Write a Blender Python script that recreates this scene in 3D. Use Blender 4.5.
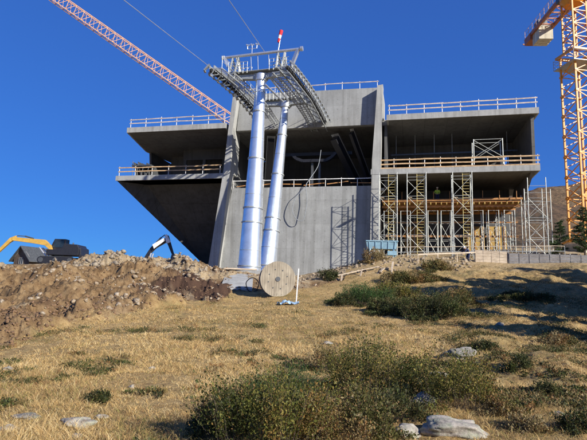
import bpy, math, random
import numpy as np
from mathutils import Vector, Matrix, noise as mnoise
from math import sin, cos, radians, pi, sqrt, atan2
random.seed(7); RNG = np.random.default_rng(11)
S = bpy.context.scene
for o in list(bpy.data.objects): bpy.data.objects.remove(o)
C = bpy.data.collections.new('site'); S.collection.children.link(C)

# ---------------------------------------------------------------- camera
FPX = 500.; CX, CY = 293.5, 220.; PITCH = radians(8.5); ROLL = .03
_R0 = Vector((1,0,0)); FW = Vector((0,cos(PITCH),sin(PITCH))); _U0 = Vector((0,-sin(PITCH),cos(PITCH)))
RT = cos(ROLL)*_R0 + sin(ROLL)*_U0; UP = cos(ROLL)*_U0 - sin(ROLL)*_R0; EYE = Vector((0,0,1.6))
cam = bpy.data.cameras.new('camera'); cam.sensor_width = 36; cam.lens = FPX/587*36; cam.clip_end = 3000; cam.clip_start = .05
co = bpy.data.objects.new('camera', cam); C.objects.link(co)
co.matrix_world = Matrix(((RT.x,UP.x,-FW.x,EYE.x),(RT.y,UP.y,-FW.y,EYE.y),(RT.z,UP.z,-FW.z,EYE.z),(0,0,0,1)))
S.camera = co
S.render.resolution_x = 1024; S.render.resolution_y = 768
# ---------------------------------------------------------------- light
SUN_AZ = radians(47)      # from -Y towards +X
SUN_EL = radians(26)
TOSUN = Vector((sin(SUN_AZ)*cos(SUN_EL), -cos(SUN_AZ)*cos(SUN_EL), sin(SUN_EL)))
W = bpy.data.worlds.new('World'); S.world = W; W.use_nodes = True
nt = W.node_tree; nt.nodes.clear()
sky = nt.nodes.new('ShaderNodeTexSky'); sky.sky_type = 'NISHITA'; sky.sun_disc = False
sky.sun_elevation = SUN_EL; sky.sun_rotation = pi - SUN_AZ
sky.altitude = 1500; sky.air_density = 1.0; sky.dust_density = 0.0; sky.ozone_density = 4.0
bg = nt.nodes.new('ShaderNodeBackground'); bg.inputs['Strength'].default_value = .095
wo = nt.nodes.new('ShaderNodeOutputWorld')
# polarised, deep alpine blue: per channel curve on the sky colour
hs = nt.nodes.new('ShaderNodeHueSaturation'); hs.inputs['Saturation'].default_value = 1.35
gm = nt.nodes.new('ShaderNodeGamma'); gm.inputs[1].default_value = .72
sp_ = nt.nodes.new('ShaderNodeSeparateColor'); cb_ = nt.nodes.new('ShaderNodeCombineColor')
nt.links.new(sky.outputs[0], gm.inputs[0]); nt.links.new(gm.outputs[0], hs.inputs['Color']); nt.links.new(hs.outputs[0], sp_.inputs[0])
for ch_,(a_,p_) in enumerate(((.325,.40),(.77,.637),(1.83,.598))):
    pw_n = nt.nodes.new('ShaderNodeMath'); pw_n.operation = 'POWER'; pw_n.inputs[1].default_value = p_
    ml = nt.nodes.new('ShaderNodeMath'); ml.operation = 'MULTIPLY'; ml.inputs[1].default_value = a_
    nt.links.new(sp_.outputs[ch_], pw_n.inputs[0]); nt.links.new(pw_n.outputs[0], ml.inputs[0]); nt.links.new(ml.outputs[0], cb_.inputs[ch_])
nt.links.new(cb_.outputs[0], bg.inputs[0]); nt.links.new(bg.outputs[0], wo.inputs[0])
sl = bpy.data.lights.new('sun', 'SUN'); sl.energy = 4.2; sl.angle = radians(.53); sl.color = (1,.945,.85)
so = bpy.data.objects.new('sun', sl); C.objects.link(so); so.rotation_euler = TOSUN.to_track_quat('Z','Y').to_euler(); so.location = (20,-20,40)
S.view_settings.view_transform = 'Standard'; S.view_settings.look = 'None'; S.view_settings.gamma = 1
S.view_settings.exposure = .92; S.view_settings.use_curve_mapping = False

# ---------------------------------------------------------------- pixel <-> world helpers (used to survey positions)
def ray(x, y): return FW + RT*((x-CX)/FPX) - UP*((y-CY)/FPX)
def atY(x, y, D): d = ray(x, y); return EYE + d*(D/d.y)
def onz(x, y, z): d = ray(x, y); return EYE + d*((z-1.6)/d.z)
ZZ = Vector((0,0,1)); AB = radians(13); BU = Vector((cos(AB),-sin(AB),0)); BW = Vector((sin(AB),cos(AB),0)); O = atY(293.5,180,55.); O.z = 0
def L(u, w, z): return O + BU*u + BW*w + Vector((0,0,z))
def onw(x, y, w=0):
    d = ray(x, y); p = EYE + d*((O + BW*w - EYE).dot(BW)/d.dot(BW)); q = p-O
    return q.dot(BU), p.z
def pix(p):
    q = p-EYE; return CX+FPX*q.dot(RT)/q.dot(FW), CY-FPX*q.dot(UP)/q.dot(FW)

# ---------------------------------------------------------------- materials
def newmat(name):
    m = bpy.data.materials.new(name); m.use_nodes = True
    n = m.node_tree.nodes; return m, n, m.node_tree.links, n['Principled BSDF']
def rgba(c): return (c[0],c[1],c[2],1)
def coords(n, l, scale=(1,1,1), src='Object'):
    tc = n.new('ShaderNodeTexCoord'); mp = n.new('ShaderNodeMapping'); mp.inputs['Scale'].default_value = scale
    l.new(tc.outputs[src], mp.inputs[0]); return mp.outputs[0]
def ramp(n, l, fac, stops):
    r = n.new('ShaderNodeValToRGB'); e = r.color_ramp.elements
    while len(e) < len(stops): e.new(.5)
    for i,(p,c) in enumerate(stops): e[i].position = p; e[i].color = rgba(c)
    l.new(fac, r.inputs[0]); return r.outputs[0]
def noise(n, l, vec, scale, detail=5, rough=.6):
    t = n.new('ShaderNodeTexNoise'); t.inputs['Scale'].default_value = scale; t.inputs['Detail'].default_value = detail; t.inputs['Roughness'].default_value = rough
    l.new(vec, t.inputs['Vector']); return t.outputs[0]
def mix(n, l, a, b, fac, mode='MIX'):
    m = n.new('ShaderNodeMix'); m.data_type = 'RGBA'; m.blend_type = mode
    for s, v in ((m.inputs[0],fac),(m.inputs[6],a),(m.inputs[7],b)):
        if hasattr(v, 'links') : l.new(v, s)
        elif isinstance(v, (int,float)): s.default_value = v
        else: s.default_value = rgba(v)
    return m.outputs[2]
def bump(n, l, h, bs, strength=.4, dist=.02):
    b = n.new('ShaderNodeBump'); b.inputs['Strength'].default_value = strength; b.inputs['Distance'].default_value = dist
    l.new(h, b.inputs['Height']); l.new(b.outputs[0], bs.inputs['Normal'])
def plain(name, c, rough=.6, metal=0, var=.25, scale=6, src='Object'):
    m, n, l, b = newmat(name)
    v = coords(n, l, src=src); f = noise(n, l, v, scale, 6, .65)
    lo = tuple(x*(1-var) for x in c); hi = tuple(min(1,x*(1+var)) for x in c)
    l.new(ramp(n, l, f, [(.3,lo),(.7,hi)]), b.inputs['Base Color'])
    b.inputs['Roughness'].default_value = rough; b.inputs['Metallic'].default_value = metal
    bump(n, l, f, b, .25, .01); return m
def concrete(name, c, panel=None, axes='xz', joint=.75):
    m, n, l, b = newmat(name)
    v = coords(n, l)
    f1 = noise(n, l, v, .35, 6, .65); f2 = noise(n, l, v, 5, 8, .7)
    vs = coords(n, l, (2.2,2.2,.12)); f3 = noise(n, l, vs, 1.0, 5, .6)
    d = tuple(x*.78 for x in c); h = tuple(x*1.14 for x in c)
    col = ramp(n, l, f1, [(.3,d),(.7,h)])
    col = mix(n, l, col, ramp(n, l, f2, [(.25,(.72,.72,.72)),(.75,(1,1,1))]), .8, 'MULTIPLY')
    col = mix(n, l, col, ramp(n, l, f3, [(.32,(.6,.59,.57)),(.55,(1,1,1))]), .7, 'MULTIPLY')
    if panel:
        hole = (.6,.6,.6)
        sp = n.new('ShaderNodeSeparateXYZ'); cb = n.new('ShaderNodeCombineXYZ'); l.new(v, sp.inputs[0])
        ix = {'x':0,'y':1,'z':2}; l.new(sp.outputs[ix[axes[0]]], cb.inputs[0]); l.new(sp.outputs[ix[axes[1]]], cb.inputs[1])
        br = n.new('ShaderNodeTexBrick'); br.offset = 0; br.inputs['Scale'].default_value = 1
        br.inputs['Brick Width'].default_value = panel[0]; br.inputs['Row Height'].default_value = panel[1]; br.inputs['Mortar Size'].default_value = .02; br.inputs['Mortar Smooth'].default_value = .6
        br.inputs['Color1'].default_value = (1,1,1,1); br.inputs['Color2'].default_value = (.82,.82,.815,1); br.inputs['Mortar'].default_value = (joint,joint,joint,1)
        l.new(cb.outputs[0], br.inputs['Vector'])
        col = mix(n, l, col, br.outputs[0], 1., 'MULTIPLY')
        # tie holes
        vo = n.new('ShaderNodeTexVoronoi'); vo.inputs['Scale'].default_value = .85; vo.inputs['Randomness'].default_value = 0
        l.new(cb.outputs[0], vo.inputs['Vector'])
        col = mix(n, l, col, ramp(n, l, vo.outputs['Distance'], [(.03,hole),(.05,(1,1,1))]), 1., 'MULTIPLY')
    l.new(col, b.inputs['Base Color']); b.inputs['Roughness'].default_value = .85
    bump(n, l, f2, b, .3, .01); return m
def woodmat(name, c, axis=0, rough=.75):
    m, n, l, b = newmat(name); s = [14,14,14]; s[axis] = .8
    f = noise(n, l, coords(n, l, tuple(s)), 1.5, 6, .6); g = noise(n, l, coords(n, l), 1.3, 3, .5)
    col = ramp(n, l, f, [(.3,tuple(x*.6 for x in c)),(.7,tuple(x*1.2 for x in c))])
    col = mix(n, l, col, ramp(n, l, g, [(.35,(.65,.62,.6)),(.65,(1,1,1))]), .8, 'MULTIPLY')
    l.new(col, b.inputs['Base Color']); b.inputs['Roughness'].default_value = rough; bump(n, l, f, b, .3, .01); return m
def leafmat(name, rough=.6, trans=.25):
    m, n, l, b = newmat(name)
    a = n.new('ShaderNodeAttribute'); a.attribute_name = 'tint'
    l.new(a.outputs['Color'], b.inputs['Base Color']); b.inputs['Roughness'].default_value = rough
    b.inputs['Specular IOR Level'].default_value = .25
    t = n.new('ShaderNodeBsdfTranslucent'); l.new(a.outputs['Color'], t.inputs[0])
    mx = n.new('ShaderNodeMixShader'); mx.inputs[0].default_value = trans
    l.new(b.outputs[0], mx.inputs[1]); l.new(t.outputs[0], mx.inputs[2]); l.new(mx.outputs[0], n['Material Output'].inputs[0]); return m
def rockmat(name, c, lichen=(.30,.31,.22)):
    m, n, l, b = newmat(name); v = coords(n, l)
    f = noise(n, l, v, 3, 9, .7); g = noise(n, l, v, 9, 6, .6); h = noise(n, l, v, 28, 4, .6)
    col = ramp(n, l, f, [(.3,tuple(x*.45 for x in c)),(.5,c),(.72,tuple(min(.8,x*1.45) for x in c))])
    col = mix(n, l, col, lichen, ramp(n, l, g, [(.48,(0,0,0)),(.60,(.75,.75,.75))]))
    col = mix(n, l, col, ramp(n, l, h, [(.35,(.55,.55,.55)),(.55,(1,1,1))]), .7, 'MULTIPLY')
    l.new(col, b.inputs['Base Color']); b.inputs['Roughness'].default_value = .9; bump(n, l, f, b, .7, .05); return m

M = {}
M['conc']   = concrete('cast concrete', (.385,.385,.365))
M['wall']   = concrete('panel formed concrete wall', (.375,.38,.365), (2.7,2.75), 'xz', .8)
M['fin']    = concrete('concrete fin', (.41,.41,.385))
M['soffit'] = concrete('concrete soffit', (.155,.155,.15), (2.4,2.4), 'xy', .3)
M['soffit_shade'] = concrete('shade darkened formed concrete soffit', (.10,.103,.106), (2.4,2.4), 'xy', .35)  # darker copy of the soffit: shade under the left cantilever put into the colour
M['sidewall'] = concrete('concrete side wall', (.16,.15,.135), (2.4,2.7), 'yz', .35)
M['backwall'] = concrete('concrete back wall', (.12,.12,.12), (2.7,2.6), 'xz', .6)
M['steel']  = plain('galvanised steel', (.60,.62,.64), .42, .75, .15, 3)
M['tube']   = plain('galvanised pylon tube', (.74,.80,.86), .36, .82, .13, 1.1)
M['dsteel'] = plain('weathered dark steel', (.10,.105,.11), .5, .5, .3)
M['gsteel'] = plain('dull galvanised lattice', (.36,.38,.38), .5, .45, .25)
M['rubber'] = plain('black rubber', (.02,.02,.02), .7)
M['tsteel'] = plain('weathered train steel', (.42,.44,.44), .45, .5, .3)
M['scaf']   = plain('scaffold tube zinc', (.43,.44,.40), .5, .35, .25)
M['ladder'] = plain('yellow ladder tube', (.62,.50,.20), .5, .1)
M['woodr']  = woodmat('pine guard rail board', (.60,.40,.21))
M['woodp']  = woodmat('weathered pale guard rail board', (.62,.52,.44))
M['woodf']  = woodmat('timber formwork beam', (.50,.24,.08))
M['woody']  = woodmat('yellow formwork girder', (.50,.33,.09))
M['woodb']  = woodmat('pale raw boards', (.55,.45,.33))
M['woodg']  = woodmat('grey weathered boards', (.25,.24,.235))
M['reelw']  = woodmat('cable reel planks', (.37,.32,.24), 2)
M['white']  = plain('white painted rail post', (.68,.67,.64), .5)
M['orange'] = plain('crane orange paint', (.68,.27,.018), .45, 0, .18, 2)
M['orange2']= plain('crane jib faded orange paint', (.68,.36,.17), .5, 0, .2, 2)
M['redor']  = plain('counter jib red brown paint', (.36,.12,.045), .5, 0, .25, 2)
M['yellow'] = plain('excavator yellow paint', (.50,.30,.06), .4, 0, .2, 1.5)
M['black']  = plain('black machine paint', (.018,.018,.022), .4)
M['glass']  = plain('dark cab glass', (.02,.03,.04), .08)
M['ballast']= concrete('ballast concrete', (.66,.60,.46))
M['blue']   = plain('faded light blue paint', (.22,.36,.44), .5, 0, .2, 3)
M['bluesh'] = plain('blue plastic sheet', (.26,.38,.50), .4)
M['red']    = plain('red cloth', (.62,.02,.03), .8)
M['clothw'] = plain('white cloth', (.75,.74,.72), .8)
M['hose']   = plain('grey hose', (.24,.26,.28), .5)
M['roof']   = plain('dark slate roof', (.055,.06,.065), .7, 0, .35, 4)
M['hutw']   = woodmat('old timber hut wall', (.13,.10,.075), 0)
M['bark']   = plain('bark', (.10,.075,.055), .9, 0, .4, 20)
M['navy']   = plain('navy work clothes', (.015,.022,.07), .8)
M['hivis']  = plain('hi vis jacket', (.42,.62,.06), .7)
M['skin']   = plain('skin', (.50,.32,.23), .6, 0, .06)
M['helmet'] = plain('white helmet', (.7,.7,.66), .35)
M['leaf']   = leafmat('leaves'); M['blade'] = leafmat('grass blades', .8, .3); M['needle'] = leafmat('needles', .6, .12)
M['rockp']  = rockmat('pale granite', (.36,.32,.265)); M['rockd'] = rockmat('grey lichen rock', (.24,.22,.19), (.16,.17,.12))
M['rockb']  = rockmat('brown earth stained stone', (.27,.20,.125), (.40,.35,.28))

# ---------------------------------------------------------------- mesh builder
class MB:
    def __init__(s): s.v = []; s.f = []
    def add(s, vs, fs):
        k = len(s.v); s.v += [Vector(p) for p in vs]; s.f += [tuple(i+k for i in f) for f in fs]; return s
    def obox(s, c, ax, h):
        c = Vector(c); X, Y, Z = [Vector(a).normalized()*k for a, k in zip(ax, h)]
        vs = [c+X*i+Y*j+Z*k for i in (-1,1) for j in (-1,1) for k in (-1,1)]
        return s.add(vs, [(0,1,3,2),(4,6,7,5),(0,4,5,1),(2,3,7,6),(0,2,6,4),(1,5,7,3)])
    def box(s, c, h, yaw=0):
        return s.obox(c, ((cos(yaw),sin(yaw),0),(-sin(yaw),cos(yaw),0),(0,0,1)), h)
    def lbox(s, u0, u1, w0, w1, z0, z1):
        return s.obox(L((u0+u1)/2,(w0+w1)/2,(z0+z1)/2), (BU,BW,(0,0,1)), (abs(u1-u0)/2,abs(w1-w0)/2,abs(z1-z0)/2))
    def bar(s, p, q, a, b=None, up=(0,0,1)):
        p = Vector(p); q = Vector(q); d = q-p; n = d.length
        if n < 1e-6: return s
        d /= n; x = d.cross(Vector(up))
        if x.length < 1e-3: x = d.cross(Vector((1,.01,0)))
        x.normalize(); y = x.cross(d)
        return s.obox((p+q)/2, (d,x,y), (n/2,a/2,(b or a)/2))
    def tube(s, p, q, r0, r1=None, n=8, caps=True):
        p = Vector(p); q = Vector(q); d = (q-p); 
        if d.length < 1e-6: return s
        d.normalize(); r1 = r0 if r1 is None else r1
        x = d.orthogonal().normalized(); y = d.cross(x)
        vs = [c+(x*cos(2*pi*i/n)+y*sin(2*pi*i/n))*r for c, r in ((p,r0),(q,r1)) for i in range(n)]
        fs = [(i,(i+1)%n,n+(i+1)%n,n+i) for i in range(n)]
        if caps: fs += [tuple(range(n-1,-1,-1)), tuple(range(n,2*n))]
        return s.add(vs, fs)
    def path(s, pts, r, n=8):
        pts = [Vector(p) for p in pts]; k = len(pts); vs = []; x = None
        for i, p in enumerate(pts):
            d = (pts[min(i+1,k-1)]-pts[max(i-1,0)]).normalized()
            x = d.orthogonal().normalized() if x is None else (x-d*x.dot(d)).normalized()
            y = d.cross(x); rr = r[i] if isinstance(r, (list,tuple)) else r
            vs += [p+(x*cos(2*pi*j/n)+y*sin(2*pi*j/n))*rr for j in range(n)]
        fs = [(i*n+j,i*n+(j+1)%n,(i+1)*n+(j+1)%n,(i+1)*n+j) for i in range(k-1) for j in range(n)]
        return s.add(vs, fs+[tuple(range(n-1,-1,-1)), tuple(range((k-1)*n,k*n))])
    def prism(s, poly, ext):
        ext = Vector(ext); n = len(poly); a = [Vector(p) for p in poly]
        return s.add(a+[p+ext for p in a], [tuple(range(n)), tuple(range(2*n-1,n-1,-1))]+[(i,n+i,n+(i+1)%n,(i+1)%n) for i in range(n)])
    def build(s, name, mat, parent=None, smooth=False, bev=0):
        me = bpy.data.meshes.new(name); inv = WM[parent.name].inverted() if parent else Matrix()
        me.from_pydata([inv@p for p in s.v], [], s.f); me.materials.append(mat)
        import bmesh
        bm = bmesh.new(); bm.from_mesh(me); bmesh.ops.recalc_face_normals(bm, faces=bm.faces); bm.to_mesh(me); bm.free()
        o = bpy.data.objects.new(name, me); C.objects.link(o)
        if parent: o.parent = parent; WM[o.name] = WM[parent.name]
        else: WM[o.name] = Matrix()
        if smooth:
            for p in me.polygons: p.use_smooth = True
            try: me.set_sharp_from_angle(angle=radians(40))
            except Exception: pass
        if bev:
            b = o.modifiers.new('bevel','BEVEL'); b.width = bev; b.segments = 2; b.limit_method = 'ANGLE'
        return o
WM = {}
def tag(o, label=None, cat=None, group=None, kind=None):
    if label: o['label'] = label
    if cat: o['category'] = cat
    if group: o['group'] = group
    if kind: o['kind'] = kind
    return o
def thing(name, loc, label, cat, group=None, yaw=0):
    e = bpy.data.objects.new(name, None); C.objects.link(e); e.location = loc; e.rotation_euler = (0,0,yaw); e.empty_display_size = .3
    WM[e.name] = Matrix.Translation(Vector(loc))@Matrix.Rotation(yaw,4,'Z'); return tag(e, label, cat, group)
def copy_tree(o, loc, yaw, label, group=None):
    r = o.copy(); C.objects.link(r); r.location = loc; r.rotation_euler = (0,0,yaw); r['label'] = label
    WM[r.name] = Matrix.Translation(Vector(loc))@Matrix.Rotation(yaw,4,'Z')
    if group: r['group'] = group
    for ch in list(o.children):
        c = ch.copy(); C.objects.link(c); c.parent = r
        for g in list(ch.children):
            d = g.copy(); C.objects.link(d); d.parent = c
    return r
def npmesh(name, V, F, mat, parent=None, tint=None, smooth=False):
    """V (n,3), F (m,3|4) numpy; tint per vertex (n,3)"""
    me = bpy.data.meshes.new(name); k = F.shape[1]
    if parent:
        inv = np.array(WM[parent.name].inverted()); V = V@inv[:3,:3].T + inv[:3,3]
    me.vertices.add(len(V)); me.vertices.foreach_set('co', V.astype(np.float32).ravel())
    me.loops.add(F.size); me.loops.foreach_set('vertex_index', F.astype(np.int32).ravel())
    me.polygons.add(len(F)); me.polygons.foreach_set('loop_start', np.arange(0,F.size,k,dtype=np.int32)); me.polygons.foreach_set('loop_total', np.full(len(F),k,dtype=np.int32))
    if smooth: me.polygons.foreach_set('use_smooth', np.ones(len(F),dtype=bool))
    me.update(calc_edges=True)
    if tint is not None:
        a = me.color_attributes.new('tint','FLOAT_COLOR','POINT'); t = np.ones((len(V),4),np.float32); t[:,:tint.shape[1]] = tint; a.data.foreach_set('color', t.ravel())
    me.materials.append(mat); o = bpy.data.objects.new(name, me); C.objects.link(o)
    if parent: o.parent = parent
    return o

# ---------------------------------------------------------------- numpy noise
_P = RNG.integers(0, 1<<30, 4096)
def vnoise(x, y, seed=0):
    xi = np.floor(x).astype(np.int64); yi = np.floor(y).astype(np.int64); fx = x-xi; fy = y-yi
    fx = fx*fx*(3-2*fx); fy = fy*fy*(3-2*fy)
    h = lambda i, j: (_P[(_P[(i+seed*131)&4095]+j)&4095]&0xffff)/65535.
    return (h(xi,yi)*(1-fx)+h(xi+1,yi)*fx)*(1-fy)+(h(xi,yi+1)*(1-fx)+h(xi+1,yi+1)*fx)*fy
def fbm(x, y, oct=5, seed=0, gain=.5):
    s = 0; a = 1; t = 0
    for i in range(oct): s = s+a*(vnoise(x*2**i+i*17.3, y*2**i-i*9.1, seed+i)-.5); t += a; a *= gain
    return s/t*2
# ---------------------------------------------------------------- terrain
CP = [ # surveyed (px, py, distance)
 (-60,440,5.5),(100,440,5.5),(293,440,5.5),(450,440,5.5),(650,445,5.5),
 (-60,395,7.3),(100,398,7.2),(293,400,7.2),(500,400,7.5),(650,402,7.5),
 (-60,365,10.5),(100,364,11),(293,365,11),(500,368,11),(650,372,11),
 (-60,350,14.5),(0,350,15),(100,341,15.5),(200,336,16),(293,335,17),(400,335,17),(500,336,17),(650,340,17),
 (-60,320,20),(0,322,20),(60,322,20),(120,318,21.5),(200,311,24),(293,312,24),(400,313,25),(500,313,24),(650,315,24),
 (-60,300,26),(0,300,26),(60,293,27),(120,299,28),(180,296,30),(215,301,31),(293,300,31),(340,297,33),(400,292,35),(500,293,33),(650,296,33),
 (-60,285,32),(0,285,32),(56,273,32),(100,284,33),(150,278,35),(200,282,36),(230,291,36),(277,296.5,34),(330,287,38),(400,274,42),(450,268,43),(500,275,41),(650,280,41),
 (-60,266,42),(0,265.5,42),(30,265,42),(60,263,42),(90,259,43),(130,256,43),(180,257.5,43),(200,263,43),(215,270,44),(238,272,45),(262,272,45),(300,278,46),(340,270,47),(375,260,47),(400,259,47),(450,260,47),(478,263.5,46),(530,264.5,45.5),(587,265,44),(650,268,44),
 (-60,268,60),(30,266,62),(100,264,60),(180,266,58),(215,272,55),(300,275,56),(370,260,55),(450,252,56),(530,248,58),(600,250,58),(660,250,58),
 (-60,266,75),(30,264,75),(100,266,75),(200,272,75),(300,272,75),(450,255,75),(600,245,80)]
def _uv(px, Y): return np.stack([np.asarray(px,float)/110., np.log(np.asarray(Y,float))*2.6], -1)
_cp = np.array(CP); _X = _uv(_cp[:,0], _cp[:,2]); _z = np.array([atY(*c).z for c in CP])
def _phi(r2): return np.where(r2 > 1e-12, .5*r2*np.log(np.maximum(r2,1e-12)), 0)
_n = len(CP); _A = np.zeros((_n+3,_n+3)); _A[:_n,:_n] = _phi(((_X[:,None]-_X[None])**2).sum(-1))+np.eye(_n)*.004
_A[:_n,_n] = 1; _A[:_n,_n+1:] = _X; _A[_n,:_n] = 1; _A[_n+1:,:_n] = _X.T
_w = np.linalg.solve(_A, np.concatenate([_z,np.zeros(3)]))
def sstep(x, a, b): t = np.clip((x-a)/(b-a),0,1); return t*t*(3-2*t)
def pixX(X, Y):  # approximate image column of a ground point
    return 293.5+500*X/np.maximum(Y,.5)*1.01
def soilmask(X, Y):
    px = pixX(X,Y); jit = fbm(X*.45,Y*.45,4,5)*1.6
    ed = np.interp(px, [-200,0,110,225,235,300,345,352], [14.5,15.6,21,31.5,35.5,37,40,52])   # distance of the turned soil edge
    m = sstep(Y+jit, ed-.5, ed+.6)
    return m*(1-.0*px)
def rough_amp(X, Y): return soilmask(X,Y)*(1-sstep(pixX(X,Y),200,260)*.8)*(1-sstep(Y,46,54))
_blk = []
def zraw(X, Y):
    X = np.asarray(X,float); Y = np.asarray(Y,float); sh = X.shape; x = X.ravel(); y = Y.ravel()
    yc = np.clip(y,5.5,78); px = np.clip(293.5+500*x/np.maximum(np.abs(y),5.5),-110,700)
    q = _uv(px, yc); out = np.empty(len(x))
    for i in range(0,len(x),20000):
        s = slice(i,i+20000); r2 = ((q[s,None]-_X[None])**2).sum(-1); out[s] = _phi(r2)@_w[:_n]+_w[_n]+q[s]@_w[_n+1:]
    out = out.reshape(sh)
    out = out - sstep(Y,80,400)*45 - sstep(-Y,5,200)*8
    return out
def zg(X, Y):
    X = np.asarray(X,float); Y = np.asarray(Y,float); z = zraw(X,Y)
    ra = rough_amp(X,Y); n1 = fbm(X*.28,Y*.28,6,1,.55); rid = 1-np.abs(fbm(X*.5+3,Y*.5,5,2,.55))*2.2
    z = z + ra*(n1*1.15+(rid-.5)*.75+(1-np.abs(fbm(X*.9+7,Y*1.6,4,13,.6))*2)*.15-.07+fbm(X*4,Y*4,3,9,.6)*.16+(1-np.abs(fbm(X*3+2,Y*2.4,3,19,.6))*2)*.10-.2)
    pp = pixX(X,Y)
    z = z - ra*.42*sstep(Y,33,40)*(1-sstep(pp,165,195))
    z = z - 1.5*np.exp(-((pp-95)/40)**4-((Y-39.2)/1.3)**2) + .75*np.exp(-((pp-125)/65)**4-((Y-36.3)/1.3)**2) - 1.2*np.exp(-((pp-30)/18)**2-((Y-38)/2)**2) + .5*np.exp(-((pp-45)/20)**2-((Y-34)/1.8)**2) - .25*np.exp(-((pp-212)/13)**2-((Y-42)/2)**2)
    z = z + (1-ra)*(fbm(X*.35,Y*.35,3,3)*.10*sstep(Y,6,14)+fbm(X*1.7,Y*1.7,4,4,.6)*.055+fbm(X*.75+4,Y*.75,4,33,.6)*.38*sstep(pixX(X,Y),330,520)*sstep(Y,7,12)*(1-sstep(Y,42,46)))
    return z
def zp(x, y): return float(zg(np.array([x]),np.array([y]))[0])
def hit(px, py, y0=4.5, y1=75.):
    Ys = np.exp(np.linspace(math.log(y0),math.log(y1),500)); d = ray(px,py); X = d.x/d.y*Ys; Z = 1.6+d.z/d.y*Ys; g = zg(X,Ys)
    k = np.argmax(Z <= g); 
    if not (Z <= g).any(): k = len(Ys)-1
    return Vector((float(X[k]),float(Ys[k]),float(g[k])))

def make_ground():
    th = np.concatenate([np.linspace(-180,-40,60,endpoint=False),np.linspace(-40,40,1000,endpoint=False),np.linspace(40,180,60,endpoint=False)])
    th = np.radians(th); r = np.concatenate([[.4],np.exp(np.linspace(math.log(1.2),math.log(5),25,endpoint=False)),np.exp(np.linspace(math.log(5),math.log(62),560,endpoint=False)),np.exp(np.linspace(math.log(62),math.log(900),50))])
    T, R = np.meshgrid(th, r); X = np.sin(T)*R; Y = np.cos(T)*R; Z = zg(X,Y)
    n, m = X.shape; V = np.stack([X,Y,Z],-1).reshape(-1,3); V = np.vstack([V,[[0,0,zp(0,0.01)]]])
    i = np.arange(n-1)[:,None]*m; j = np.arange(m)[None]; j2 = (j+1)%m
    F = np.stack([i+j,i+j2,i+m+j2,i+m+j],-1).reshape(-1,4)[:, ::-1]
    soil = soilmask(X,Y); px = pixX(X,Y)
    dark = sstep(fbm(X*.22+5,Y*.22,4,8)*.45+fbm(X*1.2,Y*1.2,3,88)*.5+ (np.exp(-((px-205)/45)**2-((Y-33)/4.5)**2))*1.9, .15,.7)*soil
    pale = sstep(px,345,365)*sstep(Y+fbm(X*.6,Y*.6,3,12)*2.5,40.5,45)*.5 + soil*sstep(fbm(X*.3+9,Y*.3,4,15)+.5*sstep(Y,36,42),.2,.6)*.8
    t = np.stack([soil,dark,np.clip(pale,0,1)],-1).reshape(-1,3); t = np.vstack([t,[[0,0,0]]])
    m_, nn, l, b = newmat('alpine ground')
    v = coords(nn, l); a = nn.new('ShaderNodeAttribute'); a.attribute_name = 'tint'; sp = nn.new('ShaderNodeSeparateColor'); l.new(a.outputs['Color'], sp.inputs[0])
    f1 = noise(nn,l,v,.5,6,.65); f2 = noise(nn,l,v,4,8,.7); f3 = noise(nn,l,v,22,6,.7); f4 = noise(nn,l,v,1.6,6,.7)
    grass = ramp(nn,l,f2,[(.25,(.16,.10,.045)),(.45,(.38,.255,.11)),(.62,(.52,.37,.17)),(.8,(.36,.27,.12))])
    grass = mix(nn,l,grass,(.12,.12,.045),ramp(nn,l,f1,[(.50,(0,0,0)),(.66,(.6,.6,.6))]))
    grass = mix(nn,l,grass,(.11,.06,.04),ramp(nn,l,f4,[(.58,(0,0,0)),(.70,(.7,.7,.7))]))
    soilc = ramp(nn,l,f4,[(.28,(.085,.05,.024)),(.45,(.20,.125,.062)),(.6,(.29,.195,.10)),(.75,(.38,.285,.165))])
    soilc = mix(nn,l,soilc,(.085,.05,.034),sp.outputs[1])
    palec = ramp(nn,l,f2,[(.3,(.22,.15,.085)),(.5,(.40,.31,.19)),(.7,(.48,.41,.30))])
    col = mix(nn,l,grass,soilc,sp.outputs[0]); col = mix(nn,l,col,palec,sp.outputs[2])
    col = mix(nn,l,col,ramp(nn,l,f3,[(.3,(.5,.5,.5)),(.55,(1,1,1))]),.8,'MULTIPLY')
    l.new(col,b.inputs['Base Color']); b.inputs['Roughness'].default_value = .95; b.inputs['Specular IOR Level'].default_value = .1
    h = mix(nn,l,f2,f3,.4); bump(nn,l,h,b,.9,.14)
    o = npmesh('ground', V, F, m_, None, t, True); tag(o, kind='structure')
    fan = np.stack([np.full(m,len(V)-1),np.arange(m),(np.arange(m)+1)%m],-1)
    return o
make_ground()

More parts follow.
